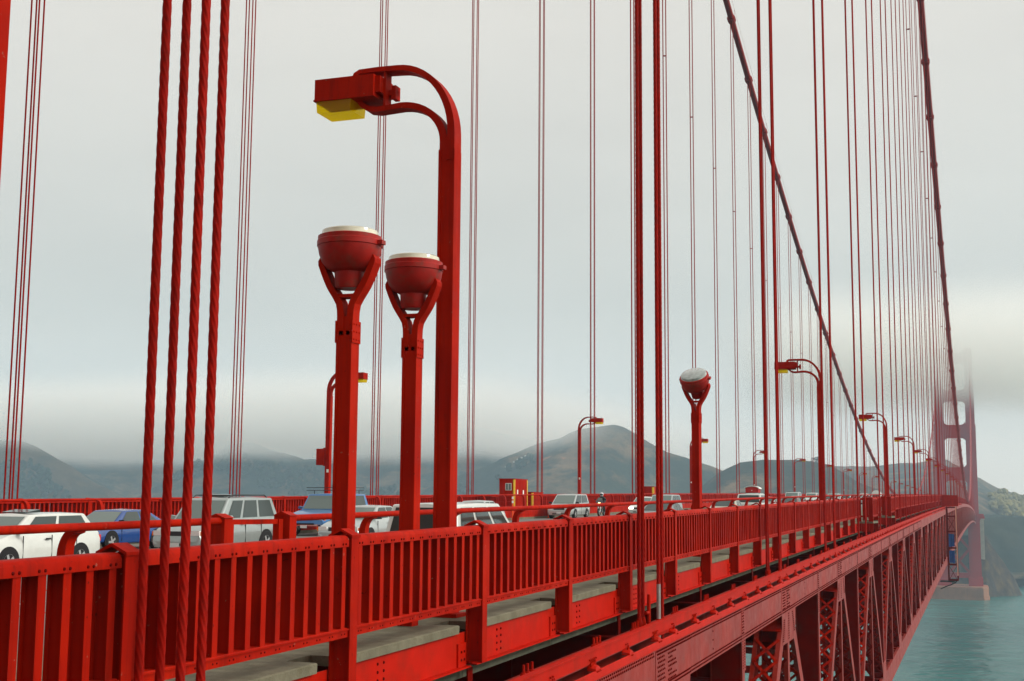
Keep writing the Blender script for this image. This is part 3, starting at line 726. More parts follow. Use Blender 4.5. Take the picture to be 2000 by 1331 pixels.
# members
def boxmember(outer_w, lacing, path, tie=True, solid=False):
    """two side channels between path ends (y,z), lacing on the faces"""
    (ya, za), (yb, zb) = path; a = Vector((0, ya, za)); c = Vector((0, yb, zb)); d = (c - a).normalized(); nn = Vector((0, -d.z, d.y)); L = (c - a).length
    b = MB()
    for x0, x1 in ((-.03, -.004), (ci + .004, ci + .03)):
        vs = []
        for x in (x0, x1):
            for p in (a - nn * outer_w / 2, a + nn * outer_w / 2, c + nn * outer_w / 2, c - nn * outer_w / 2): vs.append((x, p.y, p.z))
        b.add(vs, [(0, 1, 2, 3), (7, 6, 5, 4), (0, 4, 5, 1), (1, 5, 6, 2), (2, 6, 7, 3), (3, 7, 4, 0)])
    for sx, dx in ((-.03, -.10), (ci + .03, .10)):
        for e in (-1, 1):
            p, q = a + nn * e * (outer_w / 2 - .012), c + nn * e * (outer_w / 2 - .012)
            b.bar((sx + dx / 2, p.y, p.z), (sx + dx / 2, q.y, q.z), abs(dx), .02, tuple(nn))
    lc = MB(); e_list = (-1, 1)
    for e in e_list:
        off = nn * e * (outer_w / 2 + .008)
        if solid:
            p, q = a + off, c + off; lc.bar((ci / 2, p.y, p.z), (ci / 2, q.y, q.z), abs(ci) - .1, .012, tuple(nn))
        else:
            st = .75 if L > 4 else .5
            for t0 in (0, L - 1.1):
                p, q = a + off + d * t0, a + off + d * (t0 + 1.1); lc.bar((ci / 2, p.y, p.z), (ci / 2, q.y, q.z), abs(ci) - .06, .014, tuple(nn))
            t = 1.1
            while t + st < L - 1.1 + .01:
                p, q = a + off + d * t, a + off + d * (t + st)
                lc.bar((ci + .06, p.y, p.z), (-.06, q.y, q.z), .085, .014, tuple(nn)); lc.bar((-.06, p.y, p.z), (ci + .06, q.y, q.z), .085, .014, tuple(nn)); t += st
    return b, lc
dg1 = boxmember(.46, True, ((-7.35, -7.75), (-.35, -.62))); dg2 = boxmember(.46, True, ((7.35, -7.75), (.55, -.62)))
va = boxmember(.34, True, ((.04, -7.7), (.04, -.75))); vb = boxmember(.34, True, ((0, -7.7), (0, -.75)), solid=True)
MEM = {'diagonal': [(x[0].mesh('diagonal', REDO), x[1].mesh('lacing', RED)) for x in (dg1, dg2)], 'vertical': (va[0].mesh('vertical', REDO), va[1].mesh('lacing', REDD)), 'hanger_post': (vb[0].mesh('vertical', REDO), vb[1].mesh('post_web', REDD))}  # post webs and vertical lacing get a darker red, shade put into colour
b = MB(); b.box(-.02, 0, 0, 15.24, -8.50, -7.52); b.box(ci, ci + .02, 0, 15.24, -8.50, -7.52); b.box(ci + .02, -.02, 0, 15.24, -8.46, -8.44)
b.box(-.16, .03, 0, 15.24, -8.515, -8.50); b.box(-.14, 0, 0, 15.24, -7.52, -7.505); b.box(ci, ci + .14, 0, 15.24, -7.52, -7.505)
for k in range(12): b.bar((-.07, .6 + k * 1.25, -7.51), (ci + .07, 1.2 + k * 1.25, -7.51), .09, .012); b.bar((ci + .07, .6 + k * 1.25, -7.51), (-.07, 1.2 + k * 1.25, -7.51), .09, .012)
BCH = b.mesh('bottom_chord', REDO)
b = MB(); b.prism([(-1.5, -7.60), (-1.0, -6.75), (1.0, -6.75), (1.5, -7.60)], -.014, .003, 'x'); b.box(.0, .006, -1.5, 1.5, -8.48, -7.6)
GUSC = b.mesh('gusset_plate', REDO)
# rivets: fields on the near panels
rv = MB(); NX = (1, 0, 0)
y = -1.2
while y < 13.9:
    thick = .085 if (y < 1.6) else .115
    for z in (-.045, -.10, -.66, -.725): rv.rivet((.009 if y < 1.6 else .0005, y + (.05 if z in (-.10, -.725) else 0), z), .022, .017, NX)
    y += thick
for j in range(7):
    z = -.17 - j * .075
    for i in range(13):
        if 5 <= i < 7 or (j + i // 7) % 3 == 2 and i > 9: continue
        rv.rivet((.0085, -1.12 + i * .115 + (.05 if j % 2 else 0), z), .022, .017, NX)
for z in (-.2, -.38, -.56):
    rv.rivet((0, 3.9, z), .022, .016, NX)
for j in range(8):
    for yy in (7.44, 7.54, 7.64) if j % 2 else (7.44, 7.64): rv.rivet((.0065, yy, -.15 - j * .065), .022, .017, NX)
for j in range(11):
    rv.rivet((.0025, -.03, -.83 - j * .07), .020, .015, NX); rv.rivet((.0025, .12, -.83 - j * .07), .020, .015, NX)
    t = j / 11
    for o in (0, .12, .24): rv.rivet((.0025, -.72 - o * .8 - t * .28, -.95 - t * .62), .020, .015, NX); rv.rivet((.0025, .80 + o * .8 + t * .35, -.85 - t * .62), .020, .015, NX)
    for yy in (7.50, 7.74): rv.rivet((.0025, yy, -.80 - j * .062), .020, .015, NX)
RIV = rv.mesh('rivets', RIVM)
rf = MB()   # the same rivet fields further off, read only as rows
NIND = 26
for k in range(-1, 84):
    yA = H0 + HS * k
    if yA > SPAN - 10: break
    if k < NIND:
        rot = (SL(yA + 7.6), 0, 0); loc = Vector((0, yA - H0, D(yA)))
        c = ob('top_chord', CH, tr, loc, rot); ob('bottom_chord', BCH, tr, loc, rot)
        t = ob('traveller_rail', TRL, tr, loc, rot); ob('bolts', LUGB, t, kind='stuff')
        for q in range(8 if k < 10 else 0): ob('lug_plate', LUG, t, (0, .55 + q * 1.98, 0))
        g = ob('gusset_plate', GUS, tr, loc, rot); g2 = ob('splice_plate', GUSB, tr, loc + Vector((0, 7.62, D(yA + 7.62) - D(yA))), rot)
        ob('gusset_plate', GUSC, tr, loc + Vector((0, 7.62, D(yA + 7.62) - D(yA))), rot)
        for dm in MEM['diagonal']:
            o = ob('diagonal', dm[0], tr, loc); ob('lacing', dm[1], o)
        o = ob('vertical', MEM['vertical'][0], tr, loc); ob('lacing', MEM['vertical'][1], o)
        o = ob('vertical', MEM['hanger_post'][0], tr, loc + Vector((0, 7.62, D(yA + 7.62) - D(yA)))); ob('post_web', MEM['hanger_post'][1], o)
        if k < 8: ob('rivets', RIV, c, kind='stuff')
    else:
        y0, y1, z = yA - H0, yA - H0 + HS, (D(yA) + D(yA + HS)) / 2
        rf.box(ci, 0, y0, y1, z - .77, z + .3); rf.box(ci, 0, y0, y1, z - 8.5, z - 7.52)
        for yy in (y0, y0 + 7.62): rf.box(ci, 0, yy - .18, yy + .18, z - 7.6, z - .7)
        rf.bar((ci / 2, y0, z - .7), (ci / 2, y0 + 7.62, z - 7.6), .46, .76, (1, 0, 0)); rf.bar((ci / 2, y0 + 15.24, z - .7), (ci / 2, y0 + 7.62, z - 7.6), .46, .76, (1, 0, 0))
ob('far_panels', (rf, REDO), tr, kind='stuff')
# west truss, seen only through the members
tw = tag(empty('stiffening_truss', (mx(XF), H0, -1.03)), 'dark stiffening truss on the far side, glimpsed beneath the deck', 'truss')
wq = MB(); wl = MB()
for k in range(-1, 60):
    y0 = HS * k; z = D(H0 + y0 + 7.6)
    wq.box(0, -ci, y0, y0 + HS, z - .77, z); wq.box(0, -ci, y0, y0 + HS, z - 8.5, z - 7.52)
    for yy in (y0, y0 + 7.62): wl.box(0, -ci, yy - .18, yy + .18, z - 7.6, z - .7)
    wl.bar((-ci / 2, y0, z - .7), (-ci / 2, y0 + 7.62, z - 7.6), .46, .76, (1, 0, 0)); wl.bar((-ci / 2, y0 + 15.24, z - .7), (-ci / 2, y0 + 7.62, z - 7.6), .46, .76, (1, 0, 0))
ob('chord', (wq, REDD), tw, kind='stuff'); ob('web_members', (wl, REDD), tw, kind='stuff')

# ================================================================== MAIN CABLES AND SUSPENDERS
CABM = mat('cable_paint', (0.30, 0.012, 0.010), 0.6, 0.2, var=0.15, vscale=2, dirt=(0.12, 0.03, 0.03), dirt_amt=0.5, dscale=1.5)
for X, lab in ((XH, 'thick main cable above the near footway, sweeping down then up to the tower'), (XW, 'thick main cable over the far side of the roadway, sweeping down to midspan')):
    root = tag(empty('main_cable', (X, 0, cable_z(0))), lab, 'cable'); z0 = cable_z(0)
    ys = list(np.arange(0, SPAN + .1, HS / 2)); ys[-1] = SPAN
    ob('cable_body', (MB().tube([(0, y, cable_z(y) - z0) for y in ys], .465, 14), CABM, 60), root)
    bm = MB().lathe([(.47, -.55), (.58, -.55), (.60, -.40), (.60, .40), (.58, .55), (.47, .55)], 14, cap=False); bm.box(-.62, -.5, -.12, .12, -.45, .45); bm.box(.5, .62, -.12, .12, -.45, .45)
    bmm = bm.mesh('cable_band', CABM, 50)
    for k in range(0, 83):
        y = H0 + HS * k
        if y > SPAN - 12: break
        s = math.atan(-4 * 141 / SPAN * (1 - 2 * y / SPAN)); ob('cable_band', bmm, root, (0, y, cable_z(y) - z0), (s + math.pi / 2, 0, 0))
    hr = MB()
    for dx in (-.45, .45): hr.tube([(dx, y, cable_z(y) - z0 + 1.55) for y in ys], .013, 4)
    for k in range(0, 83, 2):
        y = H0 + HS * k
        if y > SPAN - 12: break
        for dx in (-.45, .45): hr.tube([(dx, y, cable_z(y) - z0 + .3), (dx, y, cable_z(y) - z0 + 1.58)], .02, 4)
    ob('hand_rope', (hr, CABM), root)

def twisted(h_tw, r=.0355, lay=.68, n=36, step=.022):
    b = MB(); zs = np.arange(0, h_tw, step)
    for z in zs:
        for k in range(n):
            t = 2 * math.pi * k / n; ph = 2 * math.pi * z / lay
            rr = r * (.74 + .30 * abs(math.cos(3 * (t + ph))) ** .7) ; b.v.append((rr * math.cos(t), rr * math.sin(t), z))
    for i in range(len(zs) - 1):
        for k in range(n):
            k2 = (k + 1) % n; b.f.append((i * n + k, i * n + k2, (i + 1) * n + k2, (i + 1) * n + k))
    return b
TW = [twisted(h).mesh('rope_near', ROPE, True) for h in (8.5, 12.5)]
_ropecache = {}
def suspender(X, k, label):
    y = H0 + HS * k; zb = D(y) - 1.0; zt_ = cable_z(y) - .45; root = tag(empty('rope_suspender', (X, y, zb)), label, 'suspender rope', 'rope suspenders of the bridge')
    H = zt_ - zb
    for sx in (-.18, .18):
        for sy in (-.135, .135):
            tw_ = X == XH and k < 2
            if tw_:
                h = (8.5, 12.5)[k] - .02
                o = ob('rope', TW[k], root, (sx, sy, 0)); ob('upper_rope', (MB().tube([(0, 0, h - .02), (0, 0, H)], .034, 10), ROPE, 60), o)
            else:
                n = 10 if (X == XH and k < 5) else 6
                if (X, k) not in _ropecache: _ropecache[(X, k)] = MB().tube([(0, 0, 0), (0, 0, H)], .034 if k < 12 else .036, n, False).mesh('rope', ROPE, 60)
                ob('rope', _ropecache[(X, k)], root, (sx, sy, 0))
    if X == XH and k == 1:
        ob('bare_rope_end', (MB().tube([(0, 0, 0), (0, 0, .98)], .039, 12), STEEL, 60), root, (.18, -.135, .02))
    if X == XH and k < 14:
        sk = MB()
        for sx in (-.18, .18):
            for sy in (-.135, .135): sk.lathe([(.06, 0), (.06, .14), (.04, .22)], 10, (sx, sy, .16))
        sk.box(-.24, .24, -.45, .45, .1, .16)
        ob('rope_socket', (sk, RED), root)
        if k == 1:
            ob('standpipe', (MB().tube([(-.12, .35, 0), (-.12, .35, .70), (-.12, .35, .78)], [.035, .035, .03], 10).tube([(-.12, .35, .45), (-.12, .12, .45)], .03, 8), RED, 60), root)
    # spreader clamps tie the four ropes high up
    for zc in ([] if H < 35 else [H * .60]):
        ob('spreader', (MB().box(-.24, .24, -.03, .03, -.05, .05).box(-.05, .05, -.18, .18, -.04, .04), ROPE), root, (0, 0, zc))
for k in range(0, 82):
    suspender(XH, k, '%s rope suspender along the near cable, counted from the photographer' % ordn(k + 1))
for k in range(2, 82):
    suspender(XW, k, '%s rope suspender along the far cable, counted from the picture\'s left edge' % ordn(k - 1))

# ================================================================== STREET LAMPS
def lamp_meshes():
    M = {}
    b = MB()    # local: origin at pole centre on footway, arm towards -x
    for y0, y1 in ((-.13, -.10), (.10, .13)): pass
    b.box(-.125, -.088, -.13, .13, 0, 6.5); b.box(.088, .120, -.13, .13, 0, 6.5); b.box(-.088, .088, -.110, .110, 0, 6.42)
    M['pole'] = b.mesh('pole', RED)
    b = MB(); b.box(-.16, .16, -.17, .17, 0, .35); b.box(-.27, .27, -.22, .22, 0, .05); M['base'] = b.mesh('pole_base', RED)
    EL = lambda cx, cz, a, c, t0, t1, n: [(cx + a * math.cos(t), cz + c * math.sin(t)) for t in np.linspace(RAD(t0), RAD(t1), n)]
    U = [(.055, 6.35), (.058, 6.55)] + EL(-.80, 6.75, .86, 1.03, 0, 90, 14) + [(-1.1, 7.79), (-1.40, 7.785), (-1.47, 7.75), (-1.49, 7.69)]
    Lw = [(-.060, 6.35)] + EL(-.74, 6.62, .68, .60, 0, 90, 12) + [(-.95, 7.205), (-1.12, 7.195), (-1.26, 7.22), (-1.36, 7.29), (-1.42, 7.37)]
    b = MB(); b.ribbon(U, [.118, .116] + list(np.linspace(.11, .078, 14)) + [.07, .065, .06, .06], -.13, .13); M['upper'] = b.mesh('upper_arm', RED, 40)
    b = MB(); b.ribbon(Lw, [.12] + list(np.linspace(.115, .085, 12)) + [.075] * 5, -.11, .11); M['lower'] = b.mesh('lower_arm', RED, 40)
    b = MB(); b.box(-1.02, -.985, -.10, .10, 7.22, 7.78); M['tie'] = b.mesh('tie_plate', RED)
    b = MB(); b.box(-2.05, -1.10, -.27, .27, 7.37, 7.68); b.box(-1.10, -1.02, -.22, .22, 7.42, 7.66); b.box(-2.062, -1.09, -.282, .282, 7.35, 7.375); b.box(-.93, -.86, -.02, .14, 7.36, 7.56); b.box(-1.02, -.86, .0, .12, 7.42, 7.5); M['head'] = b.mesh('lamp_head', RED)
    b = MB(); b.add([(-2.03, -.25, 7.36), (-1.47, -.25, 7.36), (-1.47, .25, 7.36), (-2.03, .25, 7.36), (-2.02, -.24, 7.19), (-1.48, -.24, 7.19), (-1.48, .24, 7.19), (-2.02, .24, 7.19)],
                    [(0, 1, 5, 4), (1, 2, 6, 5), (2, 3, 7, 6), (3, 0, 4, 7), (4, 5, 6, 7)]); M['lens'] = b.mesh('lens', LENSY)
    return M
LM = lamp_meshes()
TG = MB().box(-.06, .06, -.004, .004, -.08, .08).mesh('number_tag', WHITEP)
def street_lamp(x, y, flip, label, extra=0):
    root = tag(empty('street_lamp', (x, y, D(y)), math.pi if flip else 0.0), label, 'street lamp', 'street lamps of the bridge')
    p = ob('pole', LM['pole'], root); ob('pole_base', LM['base'], p)
    for k, n in (('upper', 'upper_arm'), ('lower', 'lower_arm'), ('tie', 'tie_plate')): ob(n, LM[k], root)
    h = ob('lamp_head', LM['head'], root); ob('lens', LM['lens'], h)
    if flip: ob('number_tag', TG, root, (-.05, .14, 2.6))
    if extra: ob('call_box', (MB().box(.17, .62, -.16, .16, 2.9, 3.75).box(.15, .20, -.2, .2, 2.85, 3.8), RED), root)
    return root
LX = -6.955
for j in range(27):
    street_lamp(LX, 16.84 + 45.72 * j, False, '%s street lamp along the near footway, its arm reaching over the road' % ordn(j + 1))
for j in range(27):
    street_lamp(mx(LX), 61.45 + 45.7 * j, True, '%s street lamp along the far footway, counted from the picture\'s left' % ordn(j + 1), j == 0)

# ---- tower floodlights on forked posts
def floodlight(x, y, label, tilt=0.0, lens=LENSW, rz=0.0):
    root = tag(empty('floodlight', (x, y, D(y)), rz), label, 'floodlight', 'forked floodlights beside the railing')
    b = MB(); b.box(-.100, -.072, -.10, .10, 0, 3.55); b.box(.072, .100, -.10, .10, 0, 3.55); b.box(-.072, .072, -.085, .085, 0, 3.55); ob('post', (b, RED), root)
    r = MB()
    for sx in (-1, 1):
        cl = ob('splice_plate', (MB().box(*sorted((sx * .100, sx * .112)), -.11, .11, 3.41, 3.67), RED), root)
        for zz in (3.45, 3.54, 3.63):
            for yy in (-.07, .0, .07): r.rivet((sx * .112, yy, zz), .014, .012, (sx, 0, 0)); 
    for zz in (3.45, 3.54, 3.63):
        for xx in (-.095, .095): r.rivet((xx, -.10, zz), .012, .012, (0, -1, 0))
    ob('bolts', (r, RED), cl, kind='stuff')
    f = MB()
    for sx in (-1, 1):
        f.ribbon([(sx * 0.062, 3.5), (sx * 0.061, 3.72), (sx * 0.068, 3.80), (sx * 0.085, 3.88), (sx * 0.131, 3.96), (sx * 0.178, 4.03), (sx * 0.217, 4.09), (sx * 0.261, 4.18), (sx * 0.300, 4.27), (sx * 0.332, 4.35), (sx * 0.336, 4.385), (sx * 0.322, 4.415), (sx * 0.296, 4.425), (sx * 0.274, 4.405)], [.085, .085, .08, .078, .078, .078, .076, .074, .072, .07, .066, .06, .055, .045], -.085, .085)
    f.prism([(-.165, 4.015), (-.11, 3.945), (.11, 3.945), (.165, 4.015), (.09, 3.985), (-.09, 3.985)], -.08, .08)
    f.box(-.09, .09, -.075, .075, 3.5, 3.72)
    ob('fork', (f, RED, 30), root)
    hd = empty('lamp_bowl_pivot', (0, 0, 4.37)); bpy.data.objects.remove(hd)
    rot = (tilt, 0, 0); o = (0, 0, 4.37)
    bw = MB().lathe([(r_ * .885, z_) for r_, z_ in [(.10, -.31), (.165, -.315), (.185, -.29), (.195, -.12), (.215, -.115), (.30, -.075), (.365, -.005), (.405, .085), (.42, .16), (.422, .18), (.435, .185), (.435, .245), (.425, .255), (.425, .30), (.40, .31)]], 28)
    bo = ob('lamp_bowl', (bw, BOWL, 40), root, o, rot)
    ob('lens', (MB().lathe([(.347, .295), (.343, .30), (.330, .365), (.315, .376), (.02, .379)], 28), lens, 40), bo)
    ob('hinge', (MB().box(.36, .44, -.05, .05, .19, .24), BOWL), bo); ob('latch', (MB().box(-.41, -.37, -.03, .03, .19, .23), BOWL), bo)
    for sx in (-1, 1): ob('pivot', (MB().tube([(sx * .27, 0, 0.0), (sx * .35, 0, 0.0)], .045, 10), BOWL), bo)
    return root
FX = -6.905
sp_ = tag(empty('tall_post', (FX, 7.60, D(7.6))), 'tall red steel post cut off by the left edge of the picture', 'post')
b = MB(); b.box(-.13, -.095, -.11, .11, 0, 9.5); b.box(.07, .105, -.11, .11, 0, 9.5); b.box(-.095, .07, -.09, .09, 0, 9.5); ob('post_shaft', (b, RED), sp_); ob('post_base', (MB().box(-.2, .2, -.18, .18, 0, .3), RED), sp_)
floodlight(FX, 13.67, 'taller-looking floodlight on a forked red post, nearest the wire ropes')
floodlight(FX, 15.53, 'floodlight on a forked red post close beside the big street lamp')
floodlight(FX + .03, 33.57, 'distant tilted floodlight showing its round glass, behind the railing', RAD(33), LENSC, RAD(-8))

# ================================================================== FAR TOWER AND PIER
TY = SPAN
TX = XC - 1.5
tw_ = tag(empty('suspension_tower', (TX, TY, -66)), 'huge red art deco suspension tower fading into the low cloud', 'tower')
TP = mat('tower_paint', (0.36, 0.007, 0.005), 0.65, 0.05, var=0.1, vscale=.1, dirt=(0.25, 0.03, 0.03), dirt_amt=0.4, dscale=.2)
def leg(cx):
    b = MB()
    for z0, z1, wx, wy in ((-66, -57, 11.8, 17.5), (-57, -4, 9.6, 15.2), (-4, 82, 8.3, 12.6), (82, 118, 7.2, 11.2), (118, 152, 6.3, 10.0)):
        b.box(cx - wx / 2, cx + wx / 2, -wy / 2, wy / 2, z0 + 66, z1 + 66)
        b.box(cx - wx / 2 + 1.3, cx + wx / 2 - 1.3, -wy / 2 - .9, wy / 2 + .9, z0 + 66, z1 + 64.6)
        for s in (-1, 1):
            b.box(cx + s * wx / 2 - .25, cx + s * wx / 2 + .45, -wy / 2 + 2, wy / 2 - 2, z0 + 66, z1 + 65)
        b.box(cx - wx / 2 + 2.7, cx + wx / 2 - 2.7, -wy / 2 - 1.7, wy / 2 + 1.7, z0 + 66, z1 + 63)
    return b
HB = 27.43 / 2
ob('leg', (leg(-HB), TP), tw_); ob('leg', (leg(HB), TP), tw_)
def strut(z0, z1, wy, rad, clear):
    b = MB(); b.box(-clear, clear, -wy / 2, wy / 2, z0 + 66, z1 + 66); b.box(-clear, clear, -wy / 2 - .5, wy / 2 + .5, z0 + 67.5, z1 + 64.5)
    for k in range(9): b.box(-clear + 1 + k * (2 * clear - 2) / 8 - .18, -clear + 1 + k * (2 * clear - 2) / 8 + .18, -wy / 2 - .8, wy / 2 + .8, z0 + 67, z1 + 65)
    for sx in (-1, 1):
        for zz, sg in ((z0, -1), (z1, 1)):
            arc = [(sx * (clear - rad + rad * math.sin(t)), zz + 66 + sg * (rad - rad * math.cos(t))) for t in np.linspace(0, math.pi / 2, 7)]
            b.prism(arc + [(sx * clear, zz + 66)], -wy / 2 + .2, wy / 2 - .2)
    return b
for z0, z1, c in ((30, 42, 9.6), (69, 81, 9.6), (103, 113, 10.1), (138, 148, 10.5)): ob('portal_strut', (strut(z0, z1, 7.5, 4.2, c), TP), tw_)
b = MB(); b.box(-9.2, 9.2, -3, 3, 8, 12.5); ob('brace_beam', (b, TP), tw_)
b = MB(); b.box(-9.2, 9.2, -3, 3, 55, 61); ob('brace_beam', (b, TP), tw_)
for za, zb in ((12, 34), (34, 56)):
    b = MB(); b.bar((-9.2, 0, za), (9.2, 0, zb), 2.4, 2.6, (0, 1, 0)); b.bar((9.2, 0, za), (-9.2, 0, zb), 2.4, 2.6, (0, 1, 0)); ob('cross_brace', (b, TP), tw_)
b = MB(); b.prism([(HB + 3, 61.5), (HB + 9.5, 61.5), (HB + 9.5, 63), (HB + 8.8, 64.5), (HB + 8.8, 65.7), (HB + 3, 65.7)], -9, 9)
b.prism([(HB + 4.0, 55), (HB + 6.2, 61.5), (HB + 4.0, 61.5)], -7, 7); ob('walkway_bay', (b, TP), tw_)
ST = tag(empty('suspension_tower', (XC, -13, -66)), 'near suspension tower standing behind the photographer, outside the picture', 'tower')
for sx in (-1, 1):
    b = leg(sx * HB); b.v = [(x, y, z) for x, y, z in b.v]; ob('leg', (b, TP), ST)
for z0, z1, c in ((30, 42, 9.6), (69, 81, 9.6), (103, 113, 10.1), (138, 148, 10.5)): ob('portal_strut', (strut(z0, z1, 7.5, 4.2, c), TP), ST)
PIERM = mat('pier_concrete', (0.30, 0.135, 0.075), 0.9, 0.2, var=0.2, vscale=.2, dirt=(0.16, 0.10, 0.06), dirt_amt=0.7, dscale=.12, streak=True)
pr_ = tag(empty('bridge_pier', (TX, TY, WATER)), 'tan concrete pier standing in the water under the tower', 'pier')
b = MB(); prf = [(-29, -18), (-24, -27), (20, -27), (24.5, -18), (24.5, 18), (20, 27), (-24, 27), (-29, 18)]
b.prism([(x * 1.03, y * 1.03) for x, y in prf], -8, 1.5, 'z'); b.prism(prf, 1.5, 10.3, 'z'); b.prism([(x * .97, y * .97) for x, y in prf], 10.3, 11.2, 'z')
for k in range(22): b.box(-23.5 + k * 2.0, -22.9 + k * 2.0, -27.25, -26.9, 1.6, 10)
for x in (-18.0, 15.0): b.box(x - .5, x + .5, -28.4, -26.8, 0, 9.5)
ob('pier_body', (b, PIERM), pr_)
py = tag(empty('anchorage_pylon', (TX + 17.5, 1340, -45)), 'pale concrete pylon wall behind the tower at road level', 'pylon')
b = MB(); b.box(-5, 5, -9, 9, 0, 43)
for k in range(4): b.box(-4.3 + k * 2.4, -3.5 + k * 2.4, -9.4, -9, 2, 41)
b.box(-5.6, 5.6, -9.6, 9.6, 39, 41); ob('pylon_wall', (b, mat('pale_pylon_concrete', (0.42, 0.40, 0.33), 0.9, 0.2, var=0.15, vscale=.3)), py)
# side span deck beyond the tower
ss = MB()
ss.box(mx(-5.4), -5.4, SPAN, SPAN + 140, -1.3, .2); ss.box(-6.2, -5.4, SPAN, SPAN + 140, -9.5, -8.5); ss.box(mx(-5.4), mx(-6.2), SPAN, SPAN + 140, -9.5, -8.5)
for k in range(18): ss.bar((-5.8, SPAN + k * 7.62, -1 if k % 2 else -9), (-5.8, SPAN + (k + 1) * 7.62, -9 if k % 2 else -1), .6, .6, (1, 0, 0))
tag(ob('side_span', (ss, TP)), 'red side span deck behind the far tower', 'bridge span')

# ---- maintenance traveller hung on the truss
tvy = 221.0; dz = D(tvy)
tv = tag(empty('maintenance_traveller', (XF, tvy, dz - 1)), 'hanging red maintenance scaffold with blue tarpaulin on the truss side', 'scaffold')
f = MB()
for x in (.12, 1.5):
    for y in (0, 3.2): f.box(x - .09, x + .09, y - .09, y + .09, -11.2, .4)
for z in (-11.2, -8.8, -6.2, -3.6, -1.2, .2):
    for y in (0, 3.2): f.box(.12, 1.5, y - .07, y + .07, z, z + .16)
    for x in (.12, 1.5): f.box(x - .07, x + .07, 0, 3.2, z, z + .16)
    f.box(.1, 1.5, 0, 3.2, z - .03, z)
for i, z in enumerate((-11.2, -8.8, -6.2, -3.6)):
    f.bar((.12, 0, z), (1.5, 0, z + 2.5), .07, .07); f.bar((1.5, 0, z), (1.5, 3.2, z + 2.5), .07, .07); f.bar((.12, 0, z + 2.5), (1.5, 0, z), .07, .07)
ob('scaffold_frame', (f, REDD), tv)
ob('front_pole', (MB().box(1.42, 1.60, -.2, -.09, -10.4, .4), mat('pinkish_pole', (0.75, 0.33, 0.24), 0.5, 0.4)), tv)
t = MB()
t.box(-.55, 1.9, -.3, 3.5, .45, .62); t.box(-.55, 1.9, -.3, -.2, .62, 2.1); t.box(1.8, 1.9, -.3, 3.5, .62, 2.0); t.box(-.55, -.45, -.3, 3.5, .62, 2.2); t.box(.2, 1.0, -.35, -.3, 1.2, 1.9)
for z in (1.0, 1.5, 2.1): t.box(-.6, 1.95, -.4, -.28, z, z + .09)
ob('upper_cab', (t, RED), tv)
for z0, z1 in ((-5.9, -3.9), (-8.4, -6.5)):
    g = MB(); n = 6; rr = random.Random(z0)
    for i in range(n + 1):
        x = .3 + i * .85 / n
        for z in (z0, z1): g.v.append((x, -.10 + rr.uniform(-.05, .05), z + rr.uniform(-.06, .06)))
    for i in range(n): g.f.append((2 * i, 2 * i + 2, 2 * i + 3, 2 * i + 1))
    g2 = MB(); g2.v = g.v + [(p[0], p[1] + .03, p[2]) for p in g.v]; o_ = len(g.v); g2.f = list(g.f) + [tuple(reversed([q + o_ for q in ff])) for ff in g.f]
    ob('tarpaulin', (g2, BLUET), tv)
nt_ = MB().tube([(-1.2, 1.5, -12.6), (-.4, 1.5, -12.2), (.4, 1.5, -11.9), (1.0, 1.5, -11.6), (1.45, 1.5, -11.1)], .09, 6); nt_.box(-1.2, 1.0, .3, 3, -11.45, -11.3)
ob('safety_net', (nt_, BLKP), tv)

# ================================================================== BOOTHS, CONE, DELINEATOR
bt = tag(empty('red_booth', (-30.55, 86.3, D(86.3))), 'tall red metal booth with a window and yellow corner stripes on the far footway', 'booth')
b = MB(); b.box(-.55, .55, -1.35, 1.35, 0, 2.33); b.box(-.58, .58, -1.38, 1.38, 2.33, 2.38)
for k in range(9): b.box(.55, .565, -1.2 + k * .3, -1.12 + k * .3, .1, 2.25)
ob('booth_wall', (b, RED), bt)
ob('corner_stripe', (MB().box(.46, .575, -1.375, -1.25, 0, 2.31), YEL), bt); ob('corner_stripe', (MB().box(.46, .575, 1.25, 1.375, 0, 2.31), YEL), bt)
w = ob('window', (MB().box(-.10, .34, -1.375, -1.35, 1.58, 2.06), WHITEP), bt); ob('pane', (MB().box(-.07, .10, -1.385, -1.375, 1.61, 2.03).box(.13, .31, -1.385, -1.375, 1.61, 2.03), GLASSL), w)
ob('notice', (MB().box(.57, .575, -.85, -.65, 1.33, 1.63), WHITEP), bt); ob('notice', (MB().box(.57, .575, .35, .58, 1.28, 1.62), WHITEP), bt)
bx2 = tag(empty('red_cabinet', (-30.55, 90.0, D(90))), 'low red cabinet with a yellow corner stripe behind the red booth', 'cabinet')
ob('cabinet_body', (MB().box(-.55, .55, -1.2, 1.2, 0, 1.42).box(-.58, .58, -1.23, 1.23, 1.42, 1.47), RED), bx2); ob('corner_stripe', (MB().box(.46, .575, -1.225, -1.05, 0, 1.40), YEL), bx2)
bx3 = tag(empty('red_cabinet', (-30.6, 127.0, D(127))), 'red cabinet with yellow stripes on the far footway behind the second rope pair', 'cabinet')
ob('cabinet_body', (MB().box(-.55, .55, -1.2, 1.2, 0, 1.95).box(-.58, .58, -1.23, 1.23, 1.95, 2.0), RED), bx3); ob('corner_stripe', (MB().box(.40, .575, -1.225, -1.05, 0, 1.93).box(.40, .575, .9, 1.225, 0, 1.93), YEL), bx3)
ht = tag(empty('sentry_hut', (-30.9, 190.5, D(190.5))), 'small red hut with a white arched roof above the traffic', 'hut')
b = MB(); b.box(-.9, .9, -1.0, 1.0, 0, 2.0); b.prism([(.9 * math.cos(t), 2.0 + .28 * math.sin(t)) for t in np.linspace(0, math.pi, 12)], -.99, .99); ob('hut_wall', (b, REDF), ht)
